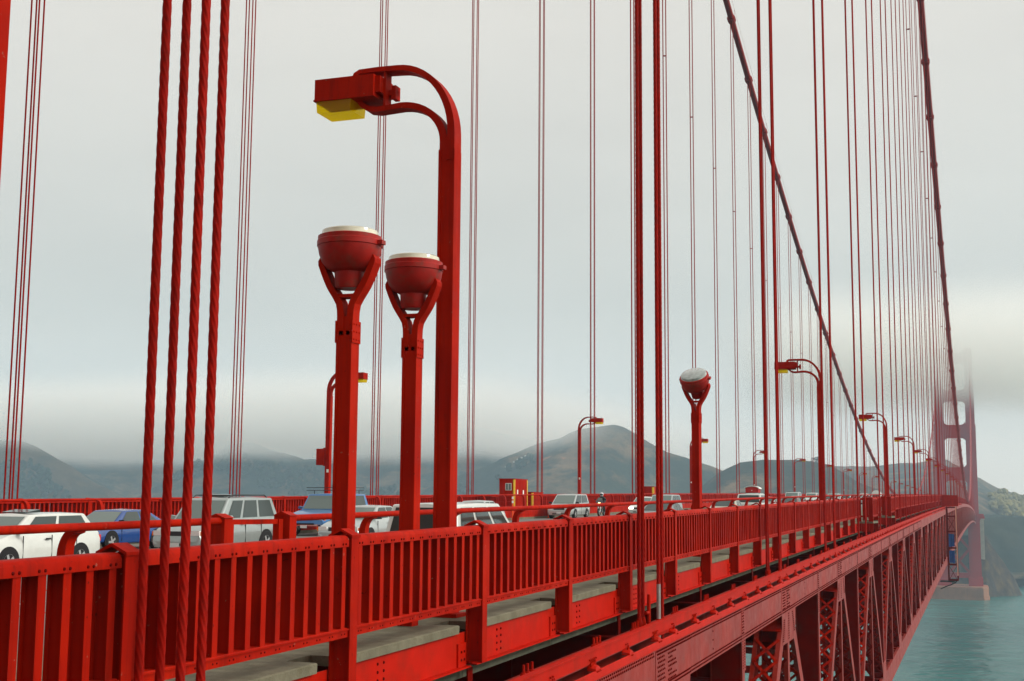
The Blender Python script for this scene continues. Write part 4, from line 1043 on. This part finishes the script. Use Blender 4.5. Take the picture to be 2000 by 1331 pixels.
r_ = MB(); r_.ribbon([(1.05 * math.cos(t), 1.97 + .40 * math.sin(t)) for t in np.linspace(0, math.pi, 14)], .09, -1.15, 1.15); ob('arched_roof', (r_, WHITEP), ht)
ob('round_knob', (MB().tube([(.0, -1.03, 1.75), (.0, -1.0, 1.75)], .06, 10), WHITEP), ht)
dl = tag(empty('delineator_post', (-28.9, 81.5, D(81.5) + ROADZ)), 'orange delineator post with white bands beside the far kerb', 'post')
ob('post_tube', (MB().lathe([(.14, 0), (.14, .04), (.055, .06), (.05, 1.55), (.0, 1.56)], 12), CONEM), dl); ob('white_band', (MB().lathe([(.057, 1.1), (.057, 1.26)], 12).lathe([(.057, 1.36), (.057, 1.52)], 12), WHITEP), dl)
cn = tag(empty('traffic_cone', (-28.6, 88.5, D(88.5) + ROADZ)), 'small orange traffic cone at the far kerb near the silver minivan', 'traffic cone')
ob('cone_body', (MB().box(-.18, .18, -.18, .18, 0, .04).lathe([(.15, .04), (.03, .95), (.0, .96)], 14), CONEM), cn); ob('white_band', (MB().lathe([(.117, .3), (.083, .55)], 14, cap=False), WHITEP), cn)

# ================================================================== VEHICLES
def wheel_mesh(r, w):
    t = MB(); prof = [(r * .62, -w / 2), (r * .93, -w / 2), (r, -w / 2 + .03), (r, w / 2 - .03), (r * .93, w / 2), (r * .62, w / 2)]
    t.lathe(prof, 20); t.v = [(p[2], p[0], p[1]) for p in t.v]
    m = MB(); m.lathe([(r * .60, w / 2 - .02), (r * .62, w / 2 + .002), (r * .56, w / 2 - .01), (r * .20, w / 2 - .025), (r * .16, w / 2 + .004), (0.01, w / 2 + .006)], 20)
    m.lathe([(r * .60, -w / 2 + .02), (r * .62, -w / 2 - .002), (r * .56, -w / 2 + .01), (r * .20, -w / 2 + .025), (r * .16, -w / 2 - .004), (0.01, -w / 2 - .006)], 20)
    for k in range(5):
        a = 2 * math.pi * k / 5; c, s_ = math.cos(a), math.sin(a)
        for sg in (-1, 1): m.bar((r * .1 * c, r * .1 * s_, sg * (w / 2 - .004)), (r * .58 * c, r * .58 * s_, sg * (w / 2 - .006)), .07, .014, (0, 0, 1))
    m.v = [(p[2], p[0], p[1]) for p in m.v]
    return t.mesh('tyre', BLK, 40), m.mesh('rim', RIM, 40)
_WM = {}
def bil(q, u, v): return (q[0] * (1 - u) + q[1] * u) * (1 - v) + (q[3] * (1 - u) + q[2] * u) * v
def inset(b, q, u0, u1, v0, v1, off):
    n = (q[1] - q[0]).cross(q[3] - q[0]).normalized() * off
    b.add([tuple(bil(q, u, v) + n) for u, v in ((u0, v0), (u1, v0), (u1, v1), (u0, v1))], [(0, 1, 2, 3)])
def vehicle(name, label, cat, x, y, north, L, W, H, paint, style='sedan', hood=.95, cowl_z=.95, ws=.75, rear=.55, trunk=.85, clr=.20, wr=.31, wb=None, fo=.86, extras=(), lit=None, side_split=(.0, .46, .93), dark=False, lower=None, group='vehicles crossing the bridge'):
    """local frame: +y is forward, origin on the road under the middle of the vehicle"""
    root = tag(empty(name, (x, y, D(y) + ROADZ), 0 if north else math.pi), label, cat, group)
    root.rotation_euler[0] = SL(y) * (1 if north else -1)
    f, r = L / 2, -L / 2; w = W / 2; belt = cowl_z
    yc = f - hood                      # base of windscreen
    y2 = yc - ws                       # front edge of roof
    y4 = r + trunk                     # base of rear glass
    y3 = y4 + rear                     # rear edge of roof
    st = [(f, .42, .80), (f - .06, .62 * belt / .95, .90), (f - .22, .74 * belt / .95, .965), (f - .5, .82 * belt / .95, .99), (yc + .02, belt, 1.0), (y2, belt + .02, 1.0), ((y2 + y3) / 2, belt + .03, 1.0), (y3, belt + .04, 1.0)]
    if trunk > .3: st += [(y4, belt + .05, .99), (r + .25, belt + .02, .965), (r + .06, belt - .06, .92), (r, .55, .84)]
    else: st += [(r + .18, belt + .03, .98), (r + .05, belt, .94), (r, .6 * belt, .88)]
    B = MB(); n = 11
    for yy, zt_, k in st:
        zb = clr if f - yy > .5 and yy - r > .5 else clr + .06
        ww = w * k; h = zt_ - zb
        right = [(ww * .86, zb), (ww * .975, zb + .06), (ww, zb + h * .40), (ww * .985, zb + h * .72), (ww * .90, zt_)]
        B.v.extend([(px, yy, pz) for px, pz in right] + [(0, yy, zt_ + .025)] + [(-px, yy, pz) for px, pz in reversed(right)])
    for i in range(len(st) - 1):
        for k in range(n):
            k2 = (k + 1) % n; B.f.append((i * n + k, (i + 1) * n + k, (i + 1) * n + k2, i * n + k2))
    B.f.append(tuple(range(n))); e = (len(st) - 1) * n; B.f.append(tuple(range(e + n - 1, e - 1, -1)))
    bd = ob('body', (B, paint, 32), root); bv = bd.modifiers.new('soft_edges', 'BEVEL'); bv.width = .045; bv.segments = 2; bv.limit_method = 'ANGLE'; bv.angle_limit = RAD(28)
    sm = MB()
    for sx in (-1, 1):
        for yy in (yc - .35, (yc + y2) / 2 - 1.02, (yc + y2) / 2 - 1.95): sm.box(*sorted((sx * (w - .02), sx * (w + .003))), yy - .006, yy + .006, clr + .12, belt - .03)
    ob('door_seam', (sm, BLK), root, kind='stuff')
    # cabin
    wb0, wt = w * .905, w * (.70 if style in ('sedan', 'coupe') else .80); zr = H
    V = lambda a, b_, c: Vector((a, b_, c))
    bf, rf_ = yc, y2; zb4 = belt + (.05 if trunk > .3 else .03)
    cFL, cFR, rFL, rFR = V(-wb0, bf, belt - .01), V(wb0, bf, belt - .01), V(-wt, rf_, zr - .03), V(wt, rf_, zr - .03)
    rRL, rRR, cRL, cRR = V(-wt, y3, zr - .03), V(wt, y3, zr - .03), V(-wb0, y4, zb4 - .01), V(wb0, y4, zb4 - .01)
    C = MB(); m_ = (rf_ + y3) / 2
    C.add([tuple(p) for p in (cFL, cFR, rFR, rFL, rRL, rRR, cRR, cRL)] + [(0, rf_ - .06, zr), (0, m_, zr + .015), (0, y3 + .06, zr), (-wt * .99, m_, zr - .012), (wt * .99, m_, zr - .012)],
          [(0, 1, 2, 8, 3), (7, 4, 10, 5, 6), (1, 6, 5, 12, 2), (0, 3, 11, 4, 7), (3, 8, 9, 11), (8, 2, 12, 9), (11, 9, 10, 4), (9, 12, 5, 10)])
    cb = ob('cabin', (C, paint, 25), root); bv = cb.modifiers.new('soft_edges', 'BEVEL'); bv.width = .035; bv.segments = 2; bv.limit_method = 'ANGLE'; bv.angle_limit = RAD(20)
    g = MB(); inset(g, [cFR, cFL, rFL, rFR], .05, .95, .06, .90, -.008 if False else .010); ob('windscreen', (g, GLASSL), root)
    g = MB(); inset(g, [cRL, cRR, rRR, rRL], .07, .93, .12, .90, .010); ob('rear_window', (g, GLASS), root)
    for sgn, q in ((1, [cRR, cFR, rFR, rRR]), (-1, [cFL, cRL, rRL, rFL])):
        for i in range(len(side_split) - 1):
            a, c = side_split[i], side_split[i + 1]
            u0, u1 = a + .025, c - .02
            if sgn == 1: g = MB(); inset(g, q, max(1 - u1, .05), min(1 - u0, .955), .10, .90, .010)
            else: g = MB(); inset(g, q, max(u0, .045), min(u1, .95), .10, .90, .010)
            ob('side_window', (g, GLASS), root)
    # wheels
    wb_ = wb or L * .585; yf = f - fo; key = (round(wr, 2),)
    if key not in _WM: _WM[key] = wheel_mesh(wr, .20)
    for sx in (-1, 1):
        for yy in (yf, yf - wb_):
            a = MB(); pts = [(yy + (wr + .055) * math.cos(t), max(wr + (wr + .055) * math.sin(t), clr + .02)) for t in np.linspace(-.35, math.pi + .35, 16)]
            a.prism(pts, *sorted((sx * (w * .90), sx * (w + .006))), axis='x'); ob('wheel_arch', (a, BLK), root)
            ty = ob('wheel', _WM[key][0], root, (sx * (w - .085), yy, wr)); ob('rim', _WM[key][1], ty)
    # front and rear furniture
    hz = .66 * belt / .95
    for sx in (-1, 1):
        hl = MB().box(*sorted((sx * w * .50, sx * w * .86)), f - .12, f - .035, hz - .08, hz + .06); ob('headlight', (hl, lit or HEADL), root)
        ob('turn_signal', (MB().box(*sorted((sx * w * .86, sx * w * .955)), f - .24, f - .10, hz - .09, hz + .03), AMBER), root)
        tz = .80 * belt / .95; ob('tail_light', (MB().box(*sorted((sx * w * .62, sx * w * .90)), r - .012, r + .08, tz - .1, tz + .06), TAIL), root)
        ob('mirror', (MB().prism([(sx * w * .93, belt + .02), (sx * (w + .16), belt + .03), (sx * (w + .18), belt + .10), (sx * (w + .14), belt + .15), (sx * w * .96, belt + .13)], yc - .32, yc - .20), BLKP if style != 'suv' else paint), root)
    ob('grille', (MB().box(-w * .42, w * .42, f - .06, f - .028, hz - .09, hz + .04), BLKP), root)
    ob('front_bumper', (MB().prism([(-w * .92, f - .25), (-w * .80, f - .02), (-w * .45, f + .035), (w * .45, f + .035), (w * .80, f - .02), (w * .92, f - .25)], clr + .05, .50, 'z'), lower or paint, 30), root)
    ob('rear_bumper', (MB().prism([(-w * .93, r + .25), (-w * .84, r + .02), (-w * .45, r - .03), (w * .45, r - .03), (w * .84, r + .02), (w * .93, r + .25)], clr + .06, .52, 'z'), lower or paint, 30), root)
    ob('licence_plate', (MB().box(-.16, .16, f + .036, f + .046, .34, .46).box(-.16, .16, r - .042, r - .032, .52, .64), PLATE), root)
    ob('air_intake', (MB().box(-w * .5, w * .5, f + .03, f + .04, clr + .10, clr + .17), BLK), root)
    hd = MB()
    for sx in (-1, 1):
        for yy in ((yc + y2) / 2 - .95, (yc + y2) / 2 - 1.85): hd.box(*sorted((sx * (w - .005), sx * (w + .025))), yy, yy + .16, belt - .14, belt - .10)
    ob('door_handle', (hd, BLKP if style != 'suv' else paint), root)
    if 'rack' in extras:
        k = MB()
        for sx in (-1, 1):
            k.tube([(sx * wt * .86, y3 + .15, zr - .01), (sx * wt * .86, y3 + .3, zr + .06), (sx * wt * .86, rf_ - .3, zr + .06), (sx * wt * .86, rf_ - .15, zr - .01)], .02, 6)
        for yy in (y3 + .4, rf_ - .45): k.tube([(-wt * .86, yy, zr + .06), (wt * .86, yy, zr + .06)], .016, 6)
        ob('roof_rails', (k, BLKP), root)
    if 'basket' in extras:
        k = MB(); x0, x1, ya, yb2 = -wt * .98, wt * .98, y3 + .1, rf_ + .25
        for z in (zr + .14, zr + .26):
            k.tube([(x0, ya, z), (x1, ya, z), (x1, yb2, z), (x0, yb2, z), (x0, ya, z)], .014, 5)
        for i in range(6):
            yy = ya + (yb2 - ya) * i / 5; k.tube([(x0, yy, zr + .14), (x1, yy, zr + .14)], .010, 5)
        for xx in (x0 * .8, x1 * .8):
            for yy in (ya + .2, yb2 - .45): k.tube([(xx, yy, zr - .03), (xx, yy, zr + .14)], .018, 5)
        ob('roof_basket', (k, BLKP), root)
    if 'sunroof' in extras: ob('sunroof', (MB().add([(-.38, rf_ - .75, zr + .018), (.38, rf_ - .75, zr + .018), (.38, rf_ - .28, zr + .012), (-.38, rf_ - .28, zr + .012), (-.38, rf_ - .75, zr + .09), (.38, rf_ - .75, zr + .09), (.38, rf_ - .28, zr + .03), (-.38, rf_ - .28, zr + .03)], [(4, 5, 6, 7), (0, 1, 5, 4), (1, 2, 6, 5), (3, 0, 4, 7), (2, 3, 7, 6)]), GLASS), root)
    return root
WHT = carpaint('white_car_paint', (0.62, 0.64, 0.60), 0.0, .28); BLU = carpaint('blue_car_paint', (0.0005, 0.045, 0.22), 0.0, .25)
SIL = carpaint('silver_car_paint', (0.36, 0.40, 0.39), .6); SIL2 = carpaint('pale_silver_paint', (0.46, 0.49, 0.48), .5); TRK = carpaint('truck_blue_paint', (0.035, 0.16, 0.40), .25)
GRY = carpaint('grey_car_paint', (0.22, 0.25, 0.25), .45); BEI = carpaint('beige_car_paint', (0.55, 0.53, 0.42), .3); DRD = carpaint('dark_red_car_paint', (0.16, 0.02, 0.02), .3); GRN = carpaint('pale_green_paint', (0.38, 0.46, 0.43), .4)
vehicle('white_wagon', 'white five-door wagon at the left edge with a tilted sunroof', 'car', -22.3, 26.65, False, 4.35, 1.70, 1.42, WHT, 'wagon', .98, .93, .72, .42, .16, wb=2.60, fo=.85, extras=('sunroof',), side_split=(.10, .50, .93))
vehicle('blue_coupe', 'bright blue car between the white wagon and silver off-roader', 'car', -27.25, 37.2, False, 4.3, 1.68, 1.32, BLU, 'coupe', 1.05, .86, .78, .75, .45, wb=2.47, fo=.88, side_split=(.10, .55, .90))
vehicle('silver_offroader', 'silver off-road car with dark side glass and roof rails', 'car', -22.0, 35.2, False, 4.62, 1.80, 1.76, SIL, 'suv', 1.05, 1.08, .62, .30, .12, clr=.28, wr=.36, wb=2.74, fo=.87, extras=('rack', 'sunroof'), side_split=(.08, .34, .64, .95))
vehicle('blue_pickup', 'blue and silver off-road truck with a black roof basket', 'truck', -27.3, 52.7, False, 4.7, 1.95, 1.80, TRK, 'suv', 1.35, 1.10, .50, .25, .14, clr=.38, wr=.38, wb=2.7, extras=('basket',), lower=CHROME)
vehicle('silver_sedan', 'silver sedan passing between the two floodlight posts', 'car', -21.2, 43.8, False, 4.55, 1.76, 1.42, SIL2, 'sedan', 1.10, .92, .82, .80, .62, side_split=(.08, .50, .90))
vehicle('white_minivan', 'white minivan with dark rear glass driving away in the near lane', 'van', -11.35, 28.4, True, 4.75, 1.90, 1.73, WHT, 'van', .90, 1.02, .95, .22, .10, wr=.33, side_split=(.04, .34, .66, .96))
vehicle('silver_sedan', 'silver sedan half hidden behind the white minivan', 'car', -24.3, 63.0, False, 4.5, 1.75, 1.43, SIL2, 'sedan', 1.10, .92, .82, .80, .62)
vehicle('silver_minivan', 'silver minivan with its grille in full view beside the motorcycle', 'van', -27.35, 89.0, False, 4.75, 1.83, 1.68, SIL2, 'van', .95, 1.0, .95, .35, .10, wr=.32, wb=2.84, fo=.93)
vehicle('white_hatchback', 'white car with a lit headlight left of the thick rope pair', 'car', -24.3, 99.0, False, 4.3, 1.74, 1.46, WHT, 'sedan', 1.0, .92, .8, .6, .40, lit=HEADON)
vehicle('silver_suv', 'tall silver car behind the one with the lit headlight', 'car', -21.2, 92.0, False, 4.5, 1.8, 1.66, SIL, 'suv', 1.0, 1.05, .7, .3, .12)
vehicle('grey_sedan', 'dull grey sedan partly hidden behind the second rope pair', 'car', -14.6, 63.2, True, 4.5, 1.75, 1.42, GRY, 'sedan', 1.10, .92, .8, .85, .75)
vehicle('beige_sedan', 'beige sedan seen from behind, right of the distant floodlight', 'car', -14.6, 80.5, True, 4.6, 1.78, 1.42, BEI, 'sedan', 1.15, .93, .8, .80, .75)
vehicle('white_suv', 'white sport utility seen from behind with a red tail lamp', 'car', -14.7, 91.0, True, 4.7, 1.86, 1.74, WHT, 'suv', 1.0, 1.08, .7, .28, .10, extras=('rack',))
far_cars = [('pale green minivan beyond the white sport utility', -21.2, 131, False, GRN, 'van', 1.72), ('silver sedan just right of the white sport utility', -17.8, 118, True, SIL2, 'sedan', 1.42), ('dark red sedan ahead of the traffic queue', -14.6, 109, True, DRD, 'sedan', 1.42),
            ('silver hatchback left of the second street lamp', -17.8, 138, True, SIL, 'sedan', 1.45), ('silver van with roof rack touching the second street lamp', -21.2, 160, False, SIL2, 'suv', 1.85), ('white van right behind the second street lamp', -24.3, 205, False, WHT, 'van', 1.8),
            ('silver car between second street lamp and thin rope pair', -17.8, 168, True, SIL, 'sedan', 1.44), ('pale green car left of the fifth rope pair', -21.2, 206, False, GRN, 'suv', 1.7), ('white car far down the road left of the railing bay', -17.8, 190, True, WHT, 'sedan', 1.44),
            ('grey sport utility far down the road behind the bay', -24.3, 240, False, GRY, 'suv', 1.75), ('silver car far off beside the white box truck', -17.8, 225, True, SIL2, 'sedan', 1.44), ('small white van near the midspan crest', -21.2, 262, False, WHT, 'van', 1.8), ('dark car near the midspan crest', -24.3, 290, False, GRY, 'sedan', 1.44)]
for lab, x, y, nth, pnt, sty, hh in far_cars:
    if sty == 'sedan': vehicle('distant_car', lab, 'car', x, y, nth, 4.5, 1.76, hh, pnt, 'sedan', 1.1, .92, .8, .8, .65)
    else: vehicle('distant_car', lab, 'van' if sty == 'van' else 'car', x, y, nth, 4.7, 1.84, hh, pnt, sty, .98, 1.04, .75, .3, .10, extras=('rack',) if sty == 'suv' else ())
# white truck with a domed box
tk = tag(empty('white_box_truck', (-24.3, 338, D(338) + ROADZ)), 'white domed truck body rising above the far traffic', 'truck', 'vehicles crossing the bridge')
b = MB(); b.prism([(1.05 * math.cos(t), 1.9 + .95 * math.sin(t)) for t in np.linspace(0, math.pi, 12)] + [(-1.05, .5), (1.05, .5)], -2.6, 2.0); ob('box_body', (b, WHT, 40), tk)
b = MB(); b.prism([(-2.6, .5), (-2.6, 1.9), (-3.1, 1.85), (-3.6, 1.15), (-4.2, 1.05), (-4.3, .5)], -1.0, 1.0, 'x'); ob('cab', (b, WHT), tk); ob('windscreen', (MB().add([(-.85, -3.14, 1.83), (.85, -3.14, 1.83), (.85, -3.62, 1.2), (-.85, -3.62, 1.2)], [(0, 1, 2, 3)]), GLASS), tk)
for sx in (-1, 1):
    for yy in (-3.5, .9): t_ = ob('wheel', _WM[(0.36,)][0], tk, (sx * .92, yy, .36)); ob('rim', _WM[(0.36,)][1], t_)

# ---- motorcycles and their riders
def motorcycle(x, y, label, lit):
    root = tag(empty('motorcycle', (x, y, D(y) + ROADZ), math.pi), label, 'motorcycle', 'motorcycles on the bridge')
    t = MB(); t.lathe([(.22, -.05), (.28, -.055), (.31, -.03), (.31, .03), (.28, .055), (.22, .05)], 20, cap=False); t.v = [(p[2], p[0], p[1]) for p in t.v]; tm = t.mesh('wheel', BLK, 40)
    q = MB(); q.lathe([(.225, -.02), (.225, .02)], 16, cap=False)
    for k in range(6): q.bar((0, 0, 0), (.22 * math.cos(k * 1.047), .22 * math.sin(k * 1.047), 0), .03, .03)
    q.v = [(p[2], p[0], p[1]) for p in q.v]; qm = q.mesh('rim', RIM)
    for yy in (.72, -.70): o = ob('wheel', tm, root, (0, yy, .31)); ob('rim', qm, o)
    k = MB()
    for sx in (-.09, .09): k.tube([(sx, .74, .31), (sx, .50, .95)], .025, 8)
    ob('fork', (k, CHROME), root)
    ob('handlebar', (MB().tube([(-.38, .30, 1.06), (-.20, .42, 1.04), (0, .48, 1.0), (.20, .42, 1.04), (.38, .30, 1.06)], .016, 6), BLKP), root)
    ob('tank', (MB().prism([(.40, .82), (.30, .93), (.02, .92), (-.12, .80), (.0, .70), (.35, .70)], -.13, .13, 'x'), BLKP, 40), root)
    ob('seat', (MB().prism([(-.12, .80), (-.65, .84), (-.85, .90), (-.85, .84), (-.60, .74), (-.1, .70)], -.12, .12, 'x'), BLK), root)
    ob('engine', (MB().box(-.18, .18, -.18, .30, .28, .68).tube([(.17, .2, .35), (.20, -.5, .33), (.20, -.9, .42)], .045, 8), CHROME), root)
    ob('front_fairing', (MB().prism([(.50, .80), (.66, .92), (.55, 1.12), (.42, 1.24), (.42, .95)], -.22, .22, 'x'), mat('motorcycle_fairing', (.03, .03, .04), .3, .5, coat=.5), 40), root)
    ob('windshield', (MB().prism([(.46, 1.15), (.40, 1.38), (.385, 1.38), (.44, 1.15)], -.18, .18, 'x'), GLASSL), root)
    hl = MB().lathe([(.11, 0), (.10, .03), (.04, .05), (0.005, .055)], 16); hl.v = [(p[0], p[2] + .64, p[1] + .93) for p in hl.v]; ob('headlight', (hl, lit), root)
    for sx in (-1, 1):
        ob('turn_signal', (MB().box(*sorted((sx * .25, sx * .33)), .50, .56, .84, .90), AMBER), root)
        ob('mirror', (MB().box(*sorted((sx * .34, sx * .46)), .33, .36, 1.22, 1.30).tube([(sx * .36, .32, 1.06), (sx * .40, .34, 1.24)], .01, 5), BLKP), root)
    return root
def rider(x, y, label, helm):
    me = bpy.data.meshes.new('person')
    J = dict(pel=(0, -.32, .92), ch=(0, -.16, 1.28), nk=(0, -.08, 1.47), hd=(0, -.05, 1.60))
    v = [J['pel'], (0, -.25, 1.10), J['ch'], J['nk'], J['hd']]; e = [(0, 1), (1, 2), (2, 3), (3, 4)]; R = [(.17, .13), (.16, .12), (.19, .13), (.065, .065), (.10, .11)]
    for sx in (-1, 1):
        o = len(v); v += [(sx * .20, -.15, 1.37), (sx * .33, .04, 1.16), (sx * .34, .24, 1.08), (sx * .34, .32, 1.07)]; e += [(2, o), (o, o + 1), (o + 1, o + 2), (o + 2, o + 3)]; R += [(.085, .085), (.06, .06), (.045, .045), (.045, .035)]
        o = len(v); v += [(sx * .13, -.26, .88), (sx * .24, .16, .76), (sx * .22, -.06, .36), (sx * .22, .10, .31)]; e += [(0, o), (o, o + 1), (o + 1, o + 2), (o + 2, o + 3)]; R += [(.11, .11), (.085, .085), (.06, .06), (.05, .045)]
    me.from_pydata(v, e, []); me.materials.append(JACKET)
    o = bpy.data.objects.new('person', me); COL.objects.link(o); o.location = (x, y, D(y) + ROADZ); o.rotation_euler[2] = math.pi
    m = o.modifiers.new('skin', 'SKIN'); m.use_smooth_shade = True
    for i, s_ in enumerate(me.skin_vertices[0].data): s_.radius = R[i]
    me.skin_vertices[0].data[0].use_root = True
    o.modifiers.new('sub', 'SUBSURF').levels = 1; o.modifiers['sub'].render_levels = 2
    h = MB().lathe([(.02, -.13), (.10, -.14), (.135, -.06), (.145, .03), (.125, .11), (.07, .155), (.01, .165)], 18); ho = ob('helmet', (h, helm, True), o, (0, -.03, 1.63))
    vz = MB(); 
    for a in np.linspace(-.9, .9, 8): pass
    A = np.linspace(-1.0, 1.0, 9)
    for zz, rr in ((-.05, .142), (.05, .149)): vz.v.extend([(rr * math.sin(a), rr * math.cos(a), zz) for a in A])
    vz.f = [(i, i + 1, 9 + i + 1, 9 + i) for i in range(8)]; ob('visor', (vz, GLASS), ho)
    lg = MB()
    for sx in (-1, 1): lg.tube([(sx * .12, -.30, .90), (sx * .245, .16, .765), (sx * .225, -.06, .40)], [.125, .098, .075], 10)
    ob('trousers', (lg, JEANS, True), o); 
    return tag(o, label, 'person')
motorcycle(-27.0, 96.2, 'dark touring motorcycle following the silver minivan', HEADON2); rider(-27.0, 96.2, 'person in black jacket and silver helmet riding the motorcycle behind the minivan', HELM)
motorcycle(-25.0, 121.5, 'motorcycle with a glaring headlight left of the distant floodlight post', HEADON2); rider(-25.0, 121.5, 'person in dark clothes and pale helmet riding the motorcycle with glaring headlight', mat('pale_helmet', (.7, .62, .5), .3, .5))

# ---- vehicles parked on the hillside road
for i in range(7):
    x = -735 + i * 6.2; y = 2040 + i * 1.5; z = float(hill_h(np.array([x]), np.array([y]))[0])
    o = empty('parked_vehicle', (x, y, z + .4)); ob('body', (MB().box(-1.3, 1.3, -2.6, 2.6, .4, 1.5).box(-1.1, 1.1, -1.9, 1.6, 1.5, 2.6), WHT), o); ob('window', (MB().box(-1.13, 1.13, -1.5, 1.2, 1.65, 2.3), GLASS), o)
    tag(o, 'tiny white vehicle parked on the hillside road below the pointed peak', 'vehicle', 'white vehicles on the hillside road')

# ================================================================== AIR
def vol_mat(name, col, dens, aniso=0.0):
    m = bpy.data.materials.new(name); m.use_nodes = True; n = m.node_tree; n.nodes.clear()
    o = n.nodes.new('ShaderNodeOutputMaterial'); v = n.nodes.new('ShaderNodeVolumePrincipled')
    v.inputs['Color'].default_value = (*col, 1); v.inputs['Density'].default_value = dens; v.inputs['Anisotropy'].default_value = aniso
    n.links.new(v.outputs[0], o.inputs['Volume']); return m, n, v
HAZE = 1.8e-4
tag(ob('haze', (MB().box(-4300, 1300, -700, 3700, WATER - 1.5, 345), vol_mat('haze_air', (0.62, 0.83, 1.0), HAZE, 0.1)[0]), kind='stuff'), 'thin blue-grey haze filling the air over the strait', 'haze')
def fog(label, lo, hi, base, thick, dens, nscale, namp, edge, aniso=0.0):
    """low cloud: density grows with height above a ragged base and dies out towards the sides"""
    m, n, v = vol_mat('low_cloud', (1.0, 0.985, 0.955), 0.0, aniso)
    g = n.nodes.new('ShaderNodeNewGeometry'); sp = n.nodes.new('ShaderNodeSeparateXYZ'); n.links.new(g.outputs['Position'], sp.inputs[0])
    t = n.nodes.new('ShaderNodeTexNoise'); t.inputs['Scale'].default_value = nscale; t.inputs['Detail'].default_value = 5
    n.links.new(g.outputs['Position'], t.inputs['Vector'])
    def math_(op, a, b):
        q = n.nodes.new('ShaderNodeMath'); q.operation = op
        for i, w in enumerate((a, b)):
            if isinstance(w, (int, float)): q.inputs[i].default_value = w
            else: n.links.new(w, q.inputs[i])
        return q.outputs[0]
    def ramp_(src, a, b):
        r = n.nodes.new('ShaderNodeMapRange'); r.interpolation_type = 'SMOOTHSTEP'; r.inputs[1].default_value = a; r.inputs[2].default_value = b
        n.links.new(src, r.inputs[0]); return r.outputs[0]
    zz = math_('ADD', sp.outputs['Z'], math_('MULTIPLY', math_('SUBTRACT', t.outputs['Fac'], 0.5), namp))
    d = ramp_(zz, base, base + thick)
    for ax, a, b in (('X', lo[0], hi[0]), ('Y', lo[1], hi[1])):
        d = math_('MULTIPLY', d, math_('MULTIPLY', ramp_(sp.outputs[ax], a, a + edge), ramp_(sp.outputs[ax], b, b - edge)))
    d = math_('MULTIPLY', d, ramp_(sp.outputs['Z'], hi[2], hi[2] - (hi[2] - base) * .5))
    n.links.new(math_('MULTIPLY', d, dens), v.inputs['Density'])
    o = ob('fog', (MB().box(lo[0], hi[0], lo[1], hi[1], lo[2], hi[2]), m), kind='stuff')
    return tag(o, label, 'fog')
fog('low cloud swallowing the top of the far tower', (-230, 1060, 66), (220, 1420, 210), 84, 44, 0.016, 0.022, 50, 110, 0.4)
fog('bank of low cloud lying on the hills at left', (-4100, 1450, 50), (-480, 3500, 215), 80, 50, 0.012, 0.0055, 85, 380)
